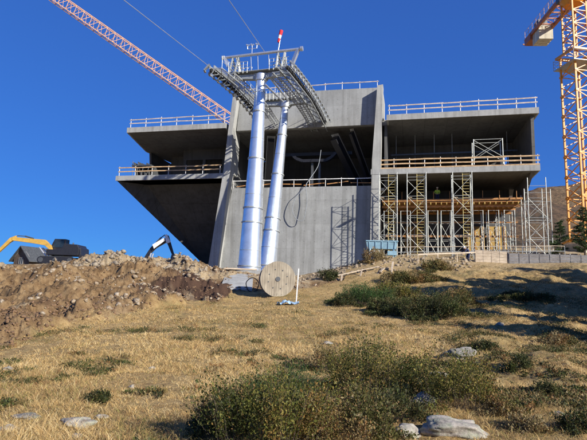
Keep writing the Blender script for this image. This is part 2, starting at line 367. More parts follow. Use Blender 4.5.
# hill behind the building on the right
def make_hill():
    x = np.linspace(40,330,240); y = np.linspace(95,330,130); X, Y = np.meshgrid(x,y)
    ridge = np.interp(X/Y, [.30,.40,.5,.56,.7,1.2], [.0,.17,.205,.212,.215,.20])
    Z = 1.6+ridge*Y*sstep(Y,85,190)*1.12*(1-.5*sstep(Y,200,320))-8*(1-sstep(Y,95,130))
    Z = Z+fbm(X*.03,Y*.03,6,21,.55)*4*sstep(Y,95,130)
    n, m = X.shape; i = np.arange(n-1)[:,None]*m; j = np.arange(m-1)[None]
    F = np.stack([i+j,i+j+1,i+m+j+1,i+m+j],-1).reshape(-1,4)
    m_, nn, l, b = newmat('dry hillside'); v = coords(nn,l)
    f1 = noise(nn,l,v,.12,9,.75); f2 = noise(nn,l,v,.8,8,.8)
    col = ramp(nn,l,f1,[(.35,(.05,.048,.025)),(.48,(.15,.085,.04)),(.6,(.26,.165,.08)),(.72,(.12,.10,.04))])
    col = mix(nn,l,col,ramp(nn,l,f2,[(.42,(.3,.32,.25)),(.56,(1,1,1))]),.9,'MULTIPLY')
    l.new(col,b.inputs['Base Color']); b.inputs['Roughness'].default_value = .95; bump(nn,l,f2,b,1,1.0)
    tag(npmesh('hill', np.stack([X,Y,Z],-1).reshape(-1,3), F, m_, None, None, True), kind='structure')
make_hill()

# ---------------------------------------------------------------- station building
def Lp(pts, w): return [L(*(lambda q:(q[0],w,q[1]))(onw(x,y,w))) for x, y in pts]
BR = thing('station_building', L(0,0,4), 'raw concrete cable car station under construction with cantilevered terraces', 'building', None, -AB)
def part(mb, name, mat, label=None, parent=BR, **k):
    o = mb.build(name, mat, parent, **k)
    if label: o['label'] = label
    return o
def plan(pts, z0, z1): return MB().prism([L(u,w,z0) for u, w in pts], (0,0,z1-z0))
_q = onz(146,152,20.85)-O; KL = (_q.dot(BU), _q.dot(BW))
part(plan([(-21.4,-.03),(-8.4,-.03),(-8.4,1.62),(10.3,1.62),(10.3,-.03),(25.76,-.03),(25.76,15),(KL[0]+1,15),KL], 20.85, 21.5), 'roof_slab', M['conc'])
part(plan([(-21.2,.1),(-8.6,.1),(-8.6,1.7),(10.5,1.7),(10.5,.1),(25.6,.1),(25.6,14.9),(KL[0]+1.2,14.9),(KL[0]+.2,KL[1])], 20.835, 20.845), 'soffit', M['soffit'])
part(plan([(-22.4,-.03),(-8.3,-.03),(-8.3,14),(-18.5,14),(-20.4,7)], 14.78, 15.38), 'terrace_slab', M['conc'])
part(plan([(8.62,-.03),(25.63,-.03),(25.63,13),(10.0,13),(10.0,1.2),(8.62,1.2)], 14.78, 15.38), 'terrace_slab', M['conc'])
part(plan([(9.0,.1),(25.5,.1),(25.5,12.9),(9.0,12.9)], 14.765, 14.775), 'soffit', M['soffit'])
# fins
part(MB().prism(Lp([(204.2,290),(214.5,290),(230,172),(232.7,129),(238,91.5),(233.4,92.5),(228.3,129),(223.2,172)],0), BW*1.25), 'fin', M['fin'])
part(MB().prism(Lp([(230,172),(232.7,129),(238,91.5),(233.4,92.5),(228.3,129),(223.2,172)],.02), BW*2.6), 'fin', M['fin'])
part(MB().prism(Lp([(369.3,275),(378.5,275),(380.5,160),(381.5,125),(383,84.2),(377.2,85.3),(374.6,125),(372,160)],0), BW*1.3), 'fin', M['fin'])
part(MB().prism(Lp([(380.5,176),(381.5,125),(383,90),(377.2,90),(374.6,125),(372,176)],.02), BW*2.9), 'fin', M['fin'])
u1,_ = onw(384,100,1.2)
part(MB().lbox(u1-1.0,u1,1.3,3.4,21.45,24.0), 'parapet', M['fin'])
# walls
part(MB().prism([L(-9.4,1,1.5),L(9.0,1,1.5),L(9.2,1,13.78),L(-7.6,1,13.78)], BW*.5), 'front_wall', M['wall'])
a0 = onw(241,91,1); a1 = onw(378,87,1)
part(MB().prism([L(-7.4,1,20.80),L(9.3,1,20.80),L(9.5,1,a1[1]-.05),L(-7.1,1,a1[1]+.1)], BW*.6), 'upper_wall', M['wall'])
part(plan([(-8,1.5),(10,1.5),(10,15),(-8,15)], 13.3, 13.6), 'station_floor', M['conc'])
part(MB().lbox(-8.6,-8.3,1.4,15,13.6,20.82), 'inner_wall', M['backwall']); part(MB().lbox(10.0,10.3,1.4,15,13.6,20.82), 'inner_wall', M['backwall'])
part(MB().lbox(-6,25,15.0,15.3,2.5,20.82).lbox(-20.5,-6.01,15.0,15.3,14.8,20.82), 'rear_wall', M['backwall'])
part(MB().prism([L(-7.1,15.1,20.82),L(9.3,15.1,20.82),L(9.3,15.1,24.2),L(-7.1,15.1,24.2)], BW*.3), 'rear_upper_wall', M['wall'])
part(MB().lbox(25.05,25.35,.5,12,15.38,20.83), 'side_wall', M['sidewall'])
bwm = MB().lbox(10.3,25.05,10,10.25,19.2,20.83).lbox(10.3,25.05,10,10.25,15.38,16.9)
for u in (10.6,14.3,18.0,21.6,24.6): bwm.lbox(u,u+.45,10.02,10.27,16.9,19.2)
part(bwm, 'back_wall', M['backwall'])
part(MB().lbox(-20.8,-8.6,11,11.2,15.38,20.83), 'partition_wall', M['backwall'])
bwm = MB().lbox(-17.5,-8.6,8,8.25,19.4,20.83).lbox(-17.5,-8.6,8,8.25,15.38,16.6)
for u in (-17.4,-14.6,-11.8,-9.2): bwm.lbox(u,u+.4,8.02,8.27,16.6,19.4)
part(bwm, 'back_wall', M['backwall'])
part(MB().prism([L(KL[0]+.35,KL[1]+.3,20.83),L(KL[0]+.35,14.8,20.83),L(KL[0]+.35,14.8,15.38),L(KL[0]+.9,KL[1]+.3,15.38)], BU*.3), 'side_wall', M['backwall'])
# lower left inverted pyramid
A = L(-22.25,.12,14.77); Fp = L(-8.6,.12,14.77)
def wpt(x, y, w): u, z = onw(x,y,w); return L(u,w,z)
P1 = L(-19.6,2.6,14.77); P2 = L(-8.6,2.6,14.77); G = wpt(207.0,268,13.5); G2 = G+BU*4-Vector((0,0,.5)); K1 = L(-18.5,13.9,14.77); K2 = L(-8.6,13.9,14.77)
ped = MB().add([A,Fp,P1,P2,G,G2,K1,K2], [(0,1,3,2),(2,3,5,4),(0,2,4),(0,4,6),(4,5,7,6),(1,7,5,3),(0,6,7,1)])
part(ped, 'cantilever_soffit', M['soffit_shade'])
# lower right storey
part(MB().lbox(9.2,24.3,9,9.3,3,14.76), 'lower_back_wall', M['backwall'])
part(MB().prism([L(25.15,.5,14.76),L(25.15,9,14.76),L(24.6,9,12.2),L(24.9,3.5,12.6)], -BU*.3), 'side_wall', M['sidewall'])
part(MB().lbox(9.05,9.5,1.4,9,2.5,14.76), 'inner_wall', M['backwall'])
# roof top hatch
# ---------------------------------------------------------------- guard rails
def railing(name, label, p, q, n, h, ns, post, rail, side_h=.12, mid=True, toe=False, group='edge guard rails'):
    r = thing(name, p, label, 'guard rail', group)
    d = (q-p)
    for k in range(n):
        a = p+d*(k/(n-1)); a = a+Vector((random.uniform(-.03,.03),0,0))
        m = MB().bar(a-Vector((0,0,.25)), a+Vector((random.uniform(-.02,.02),0,h*random.uniform(1.0,1.12))), .06)
        m.build('post', post, r)
    off = ns*.05
    for zz in ([h*.93, h*.5] if mid else [h*.93])+([.1] if toe else []):
        for k in range(n-1):
            a = p+d*(k/(n-1)-.01); b = p+d*((k+1)/(n-1)+.01); jz = Vector((0,0,zz+random.uniform(-.03,.03)))
            MB().bar(a+off+jz+ns*.012*(k%2), b+off+ns*.012*(k%2)+Vector((0,0,zz+random.uniform(-.03,.03))), .03, side_h).build('rail_board', rail, r)
    return r
N = -BW
railing('guard_rail','pale board guard rail on the edge of the upper right terrace roof',L(10.6,.25,21.5),L(25.55,.25,21.55),9,1.15,N,M['white'],M['woodp'],.13)
railing('guard_rail','faded orange and white guard rail on the upper left terrace roof',L(-21.1,.25,21.5),L(-8.7,.25,21.5),7,1.15,N,M['white'],M['woodp'],.12)
railing('guard_rail','new pine board guard rail on the lower right terrace',L(9.5,.2,15.38),L(25.5,.2,15.38),11,1.1,N,M['white'],M['woodr'],.15,toe=True)
railing('guard_rail','pine board guard rail on the lower left terrace',L(-22.1,.2,15.38),L(-8.9,.2,15.38),7,1.1,N,M['white'],M['woodr'],.13)
rr = railing('guard_rail','pale pipe guard rail along the top of the tall front wall',L(-7.5,1.2,13.78),L(8.9,1.2,13.78),10,.95,N,M['white'],M['white'],.09,mid=False)
for k in range(6):
    MB().bar(L(-7.2+k*2.7,1.4,14.05+.1*(k%3)),L(-4.8+k*2.7,1.5,14.2+.12*((k+1)%3)),.05,.1).build('loose_plank',M['woodf'],rr)
railing('guard_rail','thin guard rail on top of the highest concrete wall',L(-6.9,1.3,a1[1]-.05),L(9.2,1.3,a1[1]-.05),9,.95,N,M['white'],M['woodp'],.1,mid=False)

# ---------------------------------------------------------------- scaffold towers
def scaf_tower(label, u0, u1, w0, w1, z0, z1, ladder=True, extra=0, name='scaffold_tower', group='scaffold towers in front of the lower right storey'):
    r = thing(name, L((u0+u1)/2,(w0+w1)/2,z0), label, 'scaffold', group)
    for u in (u0,u1):
        for w in (w0,w1):
            m = MB().tube(L(u,w,z0-.3),L(u,w,z1+(extra if w==w0 else 0)),.045,n=7).box(L(u,w,z0),(.12,.12,.02)); m.build('standard', M['scaf'], r)
    step = 1.0; k = 0; dia = MB(); z = z0+.4
    while z < z1:
        led = MB()
        for a, b in (((u0,w0),(u1,w0)),((u1,w0),(u1,w1)),((u1,w1),(u0,w1)),((u0,w1),(u0,w0))):
            if k%2==0: led.tube(L(*a,z),L(*b,z),.024,n=5)
            if z+2*step <= z1+.2 and k%2==0:
                dia.tube(L(*a,z) if (k//2)%2 else L(*b,z), L(*b,z+2*step) if (k//2)%2 else L(*a,z+2*step),.022,n=5)
        z += step; k += 1
        if k%2==1: led.build('ledger', M['scaf'], r)
    led = MB(); led.tube(L(u0,w0,z1-.05),L(u1,w0,z1-.05),.024,n=5)
    led.build('ledger', M['scaf'], r); dia.build('diagonal_brace', M['scaf'], r)
    if ladder:
        # narrow ladder frame inside the right half
        m = MB(); a = u0+(u1-u0)*.52; b = u0+(u1-u0)*.90; wm = w0+.12
        for x in (a,b): m.tube(L(x,wm,z0),L(x,wm,z1-.1),.028,n=6)
        z = z0+.2
        while z < z1-.1: m.tube(L(a,wm,z),L(b,wm,z),.022,n=5); z += .3
        m.build('ladder', M['ladder'], r)
        MB().lbox(u0+.08,u0+.5,w0+.25,w1-.08,z1-2.6,z1-2.55).build('deck_board', M['woodb'], r)
    return r
zb = 5.5
scaf_tower('scaffold tower with yellow ladder, next to the right concrete fin above the blue skip',9.62,11.45,-2.1,-.75,zb,14.45)
scaf_tower('scaffold tower with yellow ladder, second from the right concrete fin',12.46,14.35,-2.1,-.75,zb,14.4)
scaf_tower('scaffold tower with yellow ladder standing alone in the middle of the open lower storey',16.94,18.78,-2.1,-.75,zb,14.35)
scaf_tower('wide scaffold tower at the right end of the building beside the bare hillside',24.3,26.0,-.3,1.3,zb,13.2,False,.8)
scaf_tower('wide scaffold bay behind the end tower at the right corner of the building',24.4,26.9,1.7,3.3,zb,12.9,False,.3)
t = thing('bracing_frame', L(19.6,1,15.38), 'steel trestle with crossed braces, standing on the lower right terrace', 'trestle')
for u in (19.4,22.3):
    for w in (.9,2.2): MB().tube(L(u,w,15.38),L(u,w,18.6),.05,n=7).build('standard', M['scaf'], t)
m = MB()
for w in (.9,2.2):
    m.tube(L(19.4,w,16.6),L(22.3,w,18.5),.03,n=5).tube(L(19.4,w,18.5),L(22.3,w,16.6),.03,n=5).tube(L(19.4,w,18.55),L(22.3,w,18.55),.04,n=5).tube(L(19.4,w,16.5),L(22.3,w,16.5),.03,n=5)
m.build('cross_brace', M['scaf'], t)
# formwork deck and shoring under it
t = thing('formwork_deck', L(10,3,11.5), 'orange timber formwork deck carried by the shoring towers', 'formwork')
MB().lbox(9.7,24.2,2.6,8.8,12.10,12.22).build('deck_panel', M['woodf'], t)
for z in (12.32,):
    MB().bar(L(9.7,2.5,z),L(24.4,2.5,z+.1),.06,.22).build('edge_board', M['woodf'], t)
m = MB()
for k in range(26): m.lbox(9.9+k*.56,10.0+k*.56,2.35,8.6,11.84,12.09)
m.build('joist', M['woody'], t)
for w in (2.9,5.2,7.6): MB().lbox(9.7,24.2,w,w+.12,11.58,11.83).build('girder', M['woodf'], t)
for k in range(9): MB().bar(L(10.2+k*1.7,2.45,12.4),L(10.2+k*1.7,2.45,13.3),.05).build('rail_post', M['woodf'], t)
us = [9.9,11.75,14.7,16.1,19.4,21.0,22.6]
lab = ['beside the inner concrete wall','behind the first ladder tower','right of the second ladder tower','just left of the lone ladder tower','just right of the lone ladder tower','in the middle of the right hand bay','near the right end of the orange deck']
for i, u in enumerate(us):
    scaf_tower('slim shoring tower under the orange deck, '+lab[i],u,u+1.05,3.0,4.4,5.6,11.28,False,0,'shoring_tower','shoring towers under the orange deck')
for i in range(10):
    u = 10.3+i*1.5
    p = thing('steel_prop', L(u,6.6,5.6), 'steel prop standing in the rear row under the orange deck', 'prop', 'rear row of steel props')
    MB().tube(L(u,6.6,5.4),L(u,6.6,9),.05,n=7).build('outer_tube', M['scaf'], p); MB().tube(L(u,6.6,8.8),L(u,6.6,11.28),.035,n=7).build('inner_tube', M['scaf'], p)
m = MB().bar(L(9.8,4.7,8.6),L(24.3,4.7,8.6),.08,.2); tag(m.build('timber_waler', M['woodf']), 'lower orange timber waler tied across the shoring towers at mid height', 'beam')

for i,u in enumerate((11.2,13.4,15.6,17.6,23.6)):
    p = thing('steel_prop', L(u,5.5,15.38), 'grey steel prop standing inside the upper right storey', 'prop', 'props inside the upper right storey')
    MB().tube(L(u,5.5,15.38),L(u,5.5,18.6),.055,n=7).build('outer_tube', M['dsteel'], p); MB().tube(L(u,5.5,18.5),L(u,5.5,20.83),.04,n=7).build('inner_tube', M['gsteel'], p)
tag(MB().bar(L(10.6,5.3,18.4),L(24.6,5.3,18.5),.1,.16).build('tie_beam', M['dsteel']), 'long grey tie beam across the props in the upper right storey', 'beam')
for i,(u,w_,n,lb) in enumerate(((12.3,3.0,5,'low stack of pale boards inside the upper right storey near the fin'),(24.0,3.2,8,'taller stack of pale boards inside the upper right storey near its end wall'))):
    t = thing('board_stack', L(u,w_,15.38), lb, 'board stack')
    for k in range(n): MB().lbox(u-1+random.uniform(-.06,.06),u+1+random.uniform(-.06,.06),w_-.5,w_+.5,15.4+k*.12,15.5+k*.12).build('board', M['woodb'], t)
for i,(u,lb) in enumerate(((20.2,'yellow formwork panel leaning in the middle at the back of the open lower storey'),(22.6,'yellow formwork panel leaning at the right end of the open lower storey'),(13.2,'yellow formwork panel leaning behind the second ladder tower'))):
    t = thing('wall_shutter', L(u,7.9,5.6), lb, 'formwork')
    MB().obox(L(u,7.9,7.9),(BU,BW+Vector((0,0,-.12)),ZZ+BW*.12),(1.05,.04,2.3)).build('panel', M['woody'], t)
    for q_ in (-.8,0,.8): MB().obox(L(u+q_,7.8,7.9),(BU,BW+Vector((0,0,-.12)),ZZ+BW*.12),(.05,.07,2.3)).build('rib', M['woodf'], t)
m = MB().bar(L(9.8,4.8,10.2),L(24.3,4.8,10.2),.08,.18); tag(m.build('timber_waler', M['woodf']), 'upper orange timber waler just under the deck girders', 'beam')

# clutter at the left end of the upper left terrace
t = thing('formwork_stack', L(-19.5,1.5,15.38), 'dark leaning formwork panels and poles at the left end of the lower left terrace', 'formwork')
for k in range(5):
    u = -20.6+k*.42
    MB().obox(L(u,2+.3*k,16.4+.14*(k%2)), (BU+Vector((0,0,.25)),BW,Vector((-.25,0,1))), (.04,.8,1.0)).build('panel', M['dsteel'], t)
for k in range(4): MB().tube(L(-20.9+k*.6,1.2,15.38),L(-21.1+k*.75,1.4,17.6-.3*k),.04,n=6).build('pole', M['dsteel'], t)
MB().lbox(-21.1,-18.6,1.2,2.6,16.9,17.05).build('platform', M['dsteel'], t)

# steelwork inside the dark station mouth
t = thing('cable_guide_frame', L(1.5,4,13.6), 'dark blue steel cable guide frame with a cupped top inside the station mouth', 'steel frame')
for u in (1.2,2.1): MB().lbox(u,u+.25,4,4.3,13.6,17.6).build('column', M['dsteel'], t)
m = MB()
pts = [L(-1.2,3.9,18.5),L(-.6,3.9,17.9),L(.2,3.9,17.6),L(3.0,3.9,17.6),L(3.6,3.9,17.9),L(4.2,3.9,18.5)]
for a, b in zip(pts,pts[1:]): m.bar(a,b,.5,.35)
m.build('cradle', M['black'], t)
MB().lbox(-3,6,5.0,5.4,18.6,19.0).build('cross_girder', M['black'], t)
for k,(a,b) in enumerate((((4.2,2.5,19.9),(7.2,9,14.0)),((6.2,2.2,20.4),(8.0,6.5,15.5)),((-3.5,2.5,20),(-5.6,9,14)))):
    r = thing('inclined_girder', L(a[0],a[1],13.6), ['wide dark inclined steel girder right of the cable guide frame','narrow dark inclined girder nearest the right fin','dark inclined girder behind the two pylon legs'][k], 'girder')
    MB().bar(L(*a),L(*b),.8 if k!=1 else .35,.9).build('web', M['black'], r); MB().bar(L(*a)+Vector((0,0,.48)),L(*b)+Vector((0,0,.48)),1.0 if k!=1 else .5,.05).build('flange', M['gsteel'], r)

# hanging hose with loop
def spline(pts, n=14):
    out = []; P = [pts[0]]+list(pts)+[pts[-1]]
    for i in range(1,len(P)-2):
        p0,p1,p2,p3 = [Vector(x) for x in P[i-1:i+3]]
        for k in range(n):
            s = k/n; out.append(.5*((2*p1)+(p2-p0)*s+(2*p0-5*p1+4*p2-p3)*s*s+(3*p1-p0-3*p2+p3)*s**3))
    out.append(Vector(P[-2])); return out
hp = [L(*(lambda q:(q[0],w,q[1]))(onw(x,y,w))) for x,y,w in ((321,150,3),(318,166,2.2),(309,180,.9),(306,186,.55),(307,200,.45),(305.5,212,.4),(303,220,.4),(297,219.5,.35),(292.5,210,.35),(296,197,.4),(303,190,.5),(307,184,.8))]
tag(MB().path(spline(hp),.035,6).build('hose', M['hose'], smooth=True), 'pale hose looped over the guard rail and hanging down the front wall', 'hose')

# ---------------------------------------------------------------- pylon
AZ = radians(17); LD = Vector((sin(AZ),cos(AZ),0)); LN = Vector((cos(AZ),-sin(AZ),0)); ZZ = Vector((0,0,1))
b1 = atY(249,274,45); t1 = atY(261.3,74,45); b2 = atY(266.5,274,50); t2 = atY(285.5,104,52)
PY = thing('cableway_pylon', (b1+b2)/2, 'galvanised two legged cableway support tower with long sheave trains on its head', 'pylon')
def leg(b, t, r0, r1, fl, seams):
    lg = MB().tube(b,t,r0,r1,40).build('leg', M['tube'], PY, smooth=True)
    d = t-b
    for s in fl:
        c = b+d*s; rr = r0+(r1-r0)*s; MB().tube(c-d.normalized()*.06,c+d.normalized()*.06,rr+.08,rr+.08,40).build('flange', M['gsteel'], lg, smooth=True)
    for s in seams:
        c = b+d*s; rr = r0+(r1-r0)*s; MB().tube(c-d.normalized()*.025,c+d.normalized()*.025,rr+.012,rr+.012,40).build('weld_seam', M['gsteel'], lg, smooth=True)
    return lg
leg(b1,t1,1.04,.43,(.035,.245,.315,.56,.80),(.11,.38,.66,.9)); leg(b2,t2,.92,.37,(.04,.235,.305,.56,.80),(.14,.42,.68,.9))
Z1 = 21.9
# head: local frame origin mid between tracks above leg1
def HP(n, d, z): # n across, d along the line, z up
    return Vector((t1.x,t1.y,0))+LN*n+LD*d+ZZ*z
nL = -3.35; nR = 3.3
# yokes
def yoke(c, z, n0, n1, d):
    m = MB().bar(HP(n0,d,z),HP(c-.5,d,z-.25),.5,.42).bar(HP(c-.6,d,z-.25),HP(c+.6,d,z-.25),.62,.6).bar(HP(c+.5,d,z-.25),HP(n1,d,z),.5,.42)
    return m
yoke(0,22.2,nL,nR,0).build('yoke', M['gsteel'], PY)
d2 = (t2-t1).dot(LD); c2 = (t2-t1).dot(LN)
yoke(c2,t2.z+.25,nL,nR+.1,d2).build('yoke', M['gsteel'], PY)
for (c,d,z) in ((0,0,22.05),(c2,d2,t2.z+.1)):
    MB().tube(HP(c,d,z-.5),HP(c,d,z+.1),.55,.55,24).build('head_collar', M['steel'], PY, smooth=True)
# linking braces between the heads
for c in (-.35,.75): MB().tube(HP(c,.4,22.0),HP(c2+c*.6,d2-.4,t2.z+.2),.1,n=10).build('tie_tube', M['steel'], PY)
# top cross tube on A-frames
MB().tube(HP(nL-.5,-.4,24.15),HP(nR+.75,-.4,24.15),.135,n=14).build('cross_tube', M['steel'], PY, smooth=True)
for n in (nL-.5,nR+.75): MB().tube(HP(n-.12,-.4,24.15),HP(n+.12,-.4,24.15),.22,n=14).build('end_flange', M['steel'], PY)
for n in (nL+.35,nR-.3):
    s = 1 if n > 0 else -1
    MB().bar(HP(n+s*.7,-.4,24.1),HP(n-s*.1,-.2,22.2),.26,.3).build('support_frame', M['steel'], PY)
    MB().bar(HP(n-s*.5,-.4,24.1),HP(n-s*.9,.2,22.2),.12).build('support_frame', M['steel'], PY)
for n in (-1.0,-.3,.8,1.6):
    MB().tube(HP(n,-.4,24.1),HP(n,0,22.3),.035,n=6).build('hanger_rod', M['steel'], PY)
for n in (nL+.5,nL+1.1,nR-1.5,nR-.9):
    m = MB()
    for dd in (-1.1,.9): m.bar(HP(n,dd,22.2),HP(n,-.4,24.05),.11)
    for k in range(6):
        z = 22.45+k*.27; m.bar(HP(n,-1.1+.42*(z-22.2),z),HP(n,.9-.78*(z-22.2)*.9,z),.05)
    m.build('ladder_frame', M['scaf'], PY)
for n0, n1 in ((nL+.5,nL+1.1),(nR-1.5,nR-.9)):
    m = MB()
    for k in range(4): m.bar(HP(n0,-1.0+.18*k,22.5+k*.4),HP(n1,-1.0+.18*k,22.5+k*.4),.05)
    m.build('rung', M['scaf'], PY) if False else None
# sheave trains
def arcz(s, s0, s1, top, drop): # s along the line
    return top-drop*((2*(s-s0)/(s1-s0)-1)**2)*(.55 if s < (s0+s1)/2 else 1.0)
def train(n, s0, s1, top, drop, side, k):
    tr = MB(); steps = int((s1-s0)/.45)
    P = lambda s, dn=0, dz=0: HP(n+dn,s,arcz(s,s0,s1,top,drop)+dz)
    ss = [s0+(s1-s0)*i/steps for i in range(steps+1)]
    for a, b in zip(ss,ss[1:]): tr.bar(P(a,-.22),P(b,-.22),.1,.34).bar(P(a,.22),P(b,.22),.1,.34)
    o = tr.build('saddle_beam', M['tsteel'], PY)
    for i, s in enumerate(ss[::1]):
        w = MB().tube(P(s,-.10,-.32),P(s,.10,-.32),.19,n=14); w.build('sheave', M['rubber'] , o)
        MB().bar(P(s,-.2,0),P(s,-.2,-.42),.07).build('sheave_hanger', M['gsteel'], o) if i%2 else None
    # shelter ribs / rope brackets on the outer side
    for s in ss[::2]:
        rb = MB().bar(P(s,side*.2,.30),P(s,side*.72,-.20),.2,.14).bar(P(s,side*.72,-.20),P(s+.25,side*.72,-.34),.16,.12)
        rb.build('rope_bracket', M['gsteel'], PY)
    # catwalk on the inner side
    cw = MB(); f = -side
    for a, b in zip(ss,ss[1:]):
        cw.bar(P(a,f*.35,-.15),P(b,f*.35,-.15),.05,.1).bar(P(a,f*1.0,-.15),P(b,f*1.0,-.15),.05,.1)
        for q in range(3):
            s = a+(b-a)*q/3; cw.bar(P(s,f*.35,-.13),P(s,f*1.0,-.13),.03,.03)
    cw.build('catwalk', M['tsteel'], PY)
    gx = MB()
    for i in range(0,len(ss)-3,3): gx.bar(P(ss[i],f*.35,-.2),P(ss[i],-f*.1,-.75),.07).bar(P(ss[i],-f*.1,-.75),P(ss[i+3],f*.35,-.2),.06).bar(P(ss[i],f*1.0,-.2),P(ss[i+3],f*.35,-.2),.06)
    gx.bar(P(ss[0],-f*.1,-.75),P(ss[len(ss)//2],-f*.1,-.75),.09).bar(P(ss[len(ss)//2],-f*.1,-.75),P(ss[-1],-f*.1,-.75),.09)
    gx.build('brace_truss', M['gsteel'], PY)
    hr = MB()
    for i, s in enumerate(ss):
        if i%3==0: hr.tube(P(s,f*1.02,-.15),P(s,f*1.02,.95),.02,n=5)
    for a, b in zip(ss,ss[1:]):
        for z in (.95,.45): hr.tube(P(a,f*1.02,z),P(b,f*1.02,z),.022,n=5)
    hr.build('handrail', M['scaf'], PY)
def sof(px, py, z): q = onz(px,py,z); q = q-Vector((t1.x,t1.y,0)); return q.dot(LN), q.dot(LD)
la = (0,-3.5)
train(nL-.1,-3.5,9.3,22.0,.55,-1,0)
train(nR+.15,-2.5,12.8,22.1,.75,1,1)
# second inner track on the right (return side walkway truss)
tr = MB(); s0, s1 = -1.4, 12.9
P = lambda s, dn, dz: HP(nR-1.3+dn,s,arcz(s,s0,s1,22.0,.7)+dz)
ss = [s0+i*(s1-s0)/24 for i in range(25)]
for a, b in zip(ss,ss[1:]):
    for dn in (-.35,.35):
        tr.bar(P(a,dn,0),P(b,dn,0),.09,.12).bar(P(a,dn,-.6),P(b,dn,-.6),.07,.09).bar(P(a,dn,0),P(b,dn,-.6),.05)
    tr.bar(P(a,-.35,0),P(a,.35,0),.06).bar(P(a,-.35,-.6),P(b,.35,-.6),.05)
tr.build('walkway_truss', M['tsteel'], PY)
tr = MB(); P = lambda s, dn, dz: HP(nL+1.2+dn,s,arcz(s,-2,12.6,22.0,.7)+dz); ss = [-2+i*14.6/25 for i in range(26)]
for a, b in zip(ss,ss[1:]):
    for dn in (-.3,.3): tr.bar(P(a,dn,0),P(b,dn,0),.07,.1).bar(P(a,dn,-.5),P(b,dn,-.5),.06,.08).bar(P(a,dn,0),P(b,dn,-.5),.045)
    tr.bar(P(a,-.3,0),P(a,.3,0),.05)
tr.build('walkway_truss', M['tsteel'], PY)
# platforms with handrails on the yokes
for d, z, n0, n1 in ((-.6,22.45,-2.9,-1.2),(.6,22.45,-2.9,-1.2),(-.6,22.45,1.0,2.9),(.6,22.45,1.0,2.9),(d2-.6,t2.z+.5,-2.4,3.0),(d2+.6,t2.z+.5,-2.4,3.0)):
    hr = MB(); n = n0
    while n <= n1+.01: hr.tube(HP(n,d,z-.2),HP(n,d,z+.95),.018,n=5); n += .42
    for k in (.3,.62,.95): hr.tube(HP(n0,d,z+k),HP(n1,d,z+k),.024,n=5)
    hr.build('platform_handrail', M['scaf'], PY)
for d, z, n0, n1 in ((0,22.43,-2.9,2.9),(d2,t2.z+.48,-2.4,3.0)): MB().obox(HP((n0+n1)/2,d,z),(LN,LD,ZZ),((n1-n0)/2,.6,.03)).build('platform', M['gsteel'], PY)
# anemometer and ladder
an = MB().tube(HP(-.9,-.4,24.2),HP(-.9,-.4,25.0),.04,n=6).tube(HP(-1.35,-.4,24.75),HP(-.4,-.4,24.75),.03,n=6)
for n in (-1.35,-.9,-.4):
    an.tube(HP(n,-.4,24.75),HP(n,-.4,25.15),.02,n=5)
    for k in range(3): an.obox(HP(n+.12*cos(k*2.1),-.4+.12*sin(k*2.1),25.15),(LN,LD,ZZ),(.06,.06,.06))
an.build('anemometer', M['steel'], PY)
# windsock
pb = HP(1.75,-.4,24.2); pt_ = HP(2.05,-.45,26.2)
ws = thing('windsock', pb, 'red and white windsock drooping from a thin pole on the pylon head', 'windsock')
MB().tube(pb,pt_,.05,n=8).build('pole', M['steel'], ws)
k0 = pt_+Vector((-.02,-.1,-.08)); pts = [k0+Vector((-.035*i,-.01*i,-.17*i)) for i in range(8)]
rad = [.17,.17,.16,.15,.14,.13,.12,.10]
for a, b, mt in ((0,3,'red'),(3,5,'clothw'),(5,7,'red')):
    MB().path(pts[a:b+1],rad[a:b+1],14).build('sock_band', M[mt], ws, smooth=True)
# ropes
def rope(label, a, b, r=.03, ext=2.0, sag=0):
    a = Vector(a); b = Vector(b); e = a+(b-a)*ext; pts = [a.lerp(e,i/30)+Vector((0,0,-sag*4*(i/30)*(1-i/30))) for i in range(31)]
    tag(MB().path(pts,r,6).build('cable', M['steel'], smooth=True), label, 'cable', None)
rope('thin steel cable running from the left sheave train up across the sky', HP(nL-.1,la[1],21.6), atY(124,0,31), .026)
rope('thin steel cable rising from the middle of the pylon head to the top edge', HP(.6,-1,24.0), atY(229,0,33), .026)

# ---------------------------------------------------------------- tower cranes
def lattice(mb_ch, mb_br, P, n, a, cw, bw):
    """P(t,i) -> corner i of 4 at station t"""
    for i in range(4):
        mb_ch.bar(P(0,i),P(n,i),cw)
    for t_ in range(n):
        for i in range(4):
            j = (i+1)%4
            mb_br.bar(P(t_,i),P(t_,j),bw)
            if a == 'x': mb_br.bar(P(t_,i),P(t_+.5,j),bw); mb_br.bar(P(t_+.5,j),P(t_+1,i),bw)
            else: mb_br.bar(P(t_,i),P(t_+1,j),bw) if t_%2 else mb_br.bar(P(t_,j),P(t_+1,i),bw)
cc = Vector((33.15,56,0)); yaw = radians(9)
CR = thing('tower_crane', (cc.x,cc.y,7.0), 'tall orange tower crane at the right edge of the photo', 'crane')
ex = Vector((cos(yaw),sin(yaw),0)); ey = Vector((-sin(yaw),cos(yaw),0)); sg = [(-1,-1),(1,-1),(1,1),(-1,1)]
def mastP(h, z0, dz): return lambda t_, i: cc+ex*(sg[i][0]*h)+ey*(sg[i][1]*h)+Vector((0,0,z0+dz*t_))
ch = MB(); br = MB(); lattice(ch, br, mastP(1.2,8.6,2.48), 9, 'x', .20, .09)
ch.build('mast_chord', M['orange'], CR); br.build('mast_lattice', M['orange'], CR)
for k in range(9):
    for s in sg: MB().box(cc+ex*s[0]*1.2+ey*s[1]*1.2+Vector((0,0,8.6+2.48*k)),(.16,.16,.12),yaw).build('joint_sleeve', M['orange'], CR)
zc = 8.6+2.48*9+.0
ch = MB(); br = MB(); lattice(ch, br, mastP(.92,zc+.3,1.65), 4, 'x', .17, .08)
ch.build('upper_mast_chord', M['orange'], CR); br.build('upper_mast_lattice', M['orange'], CR)
m = MB()
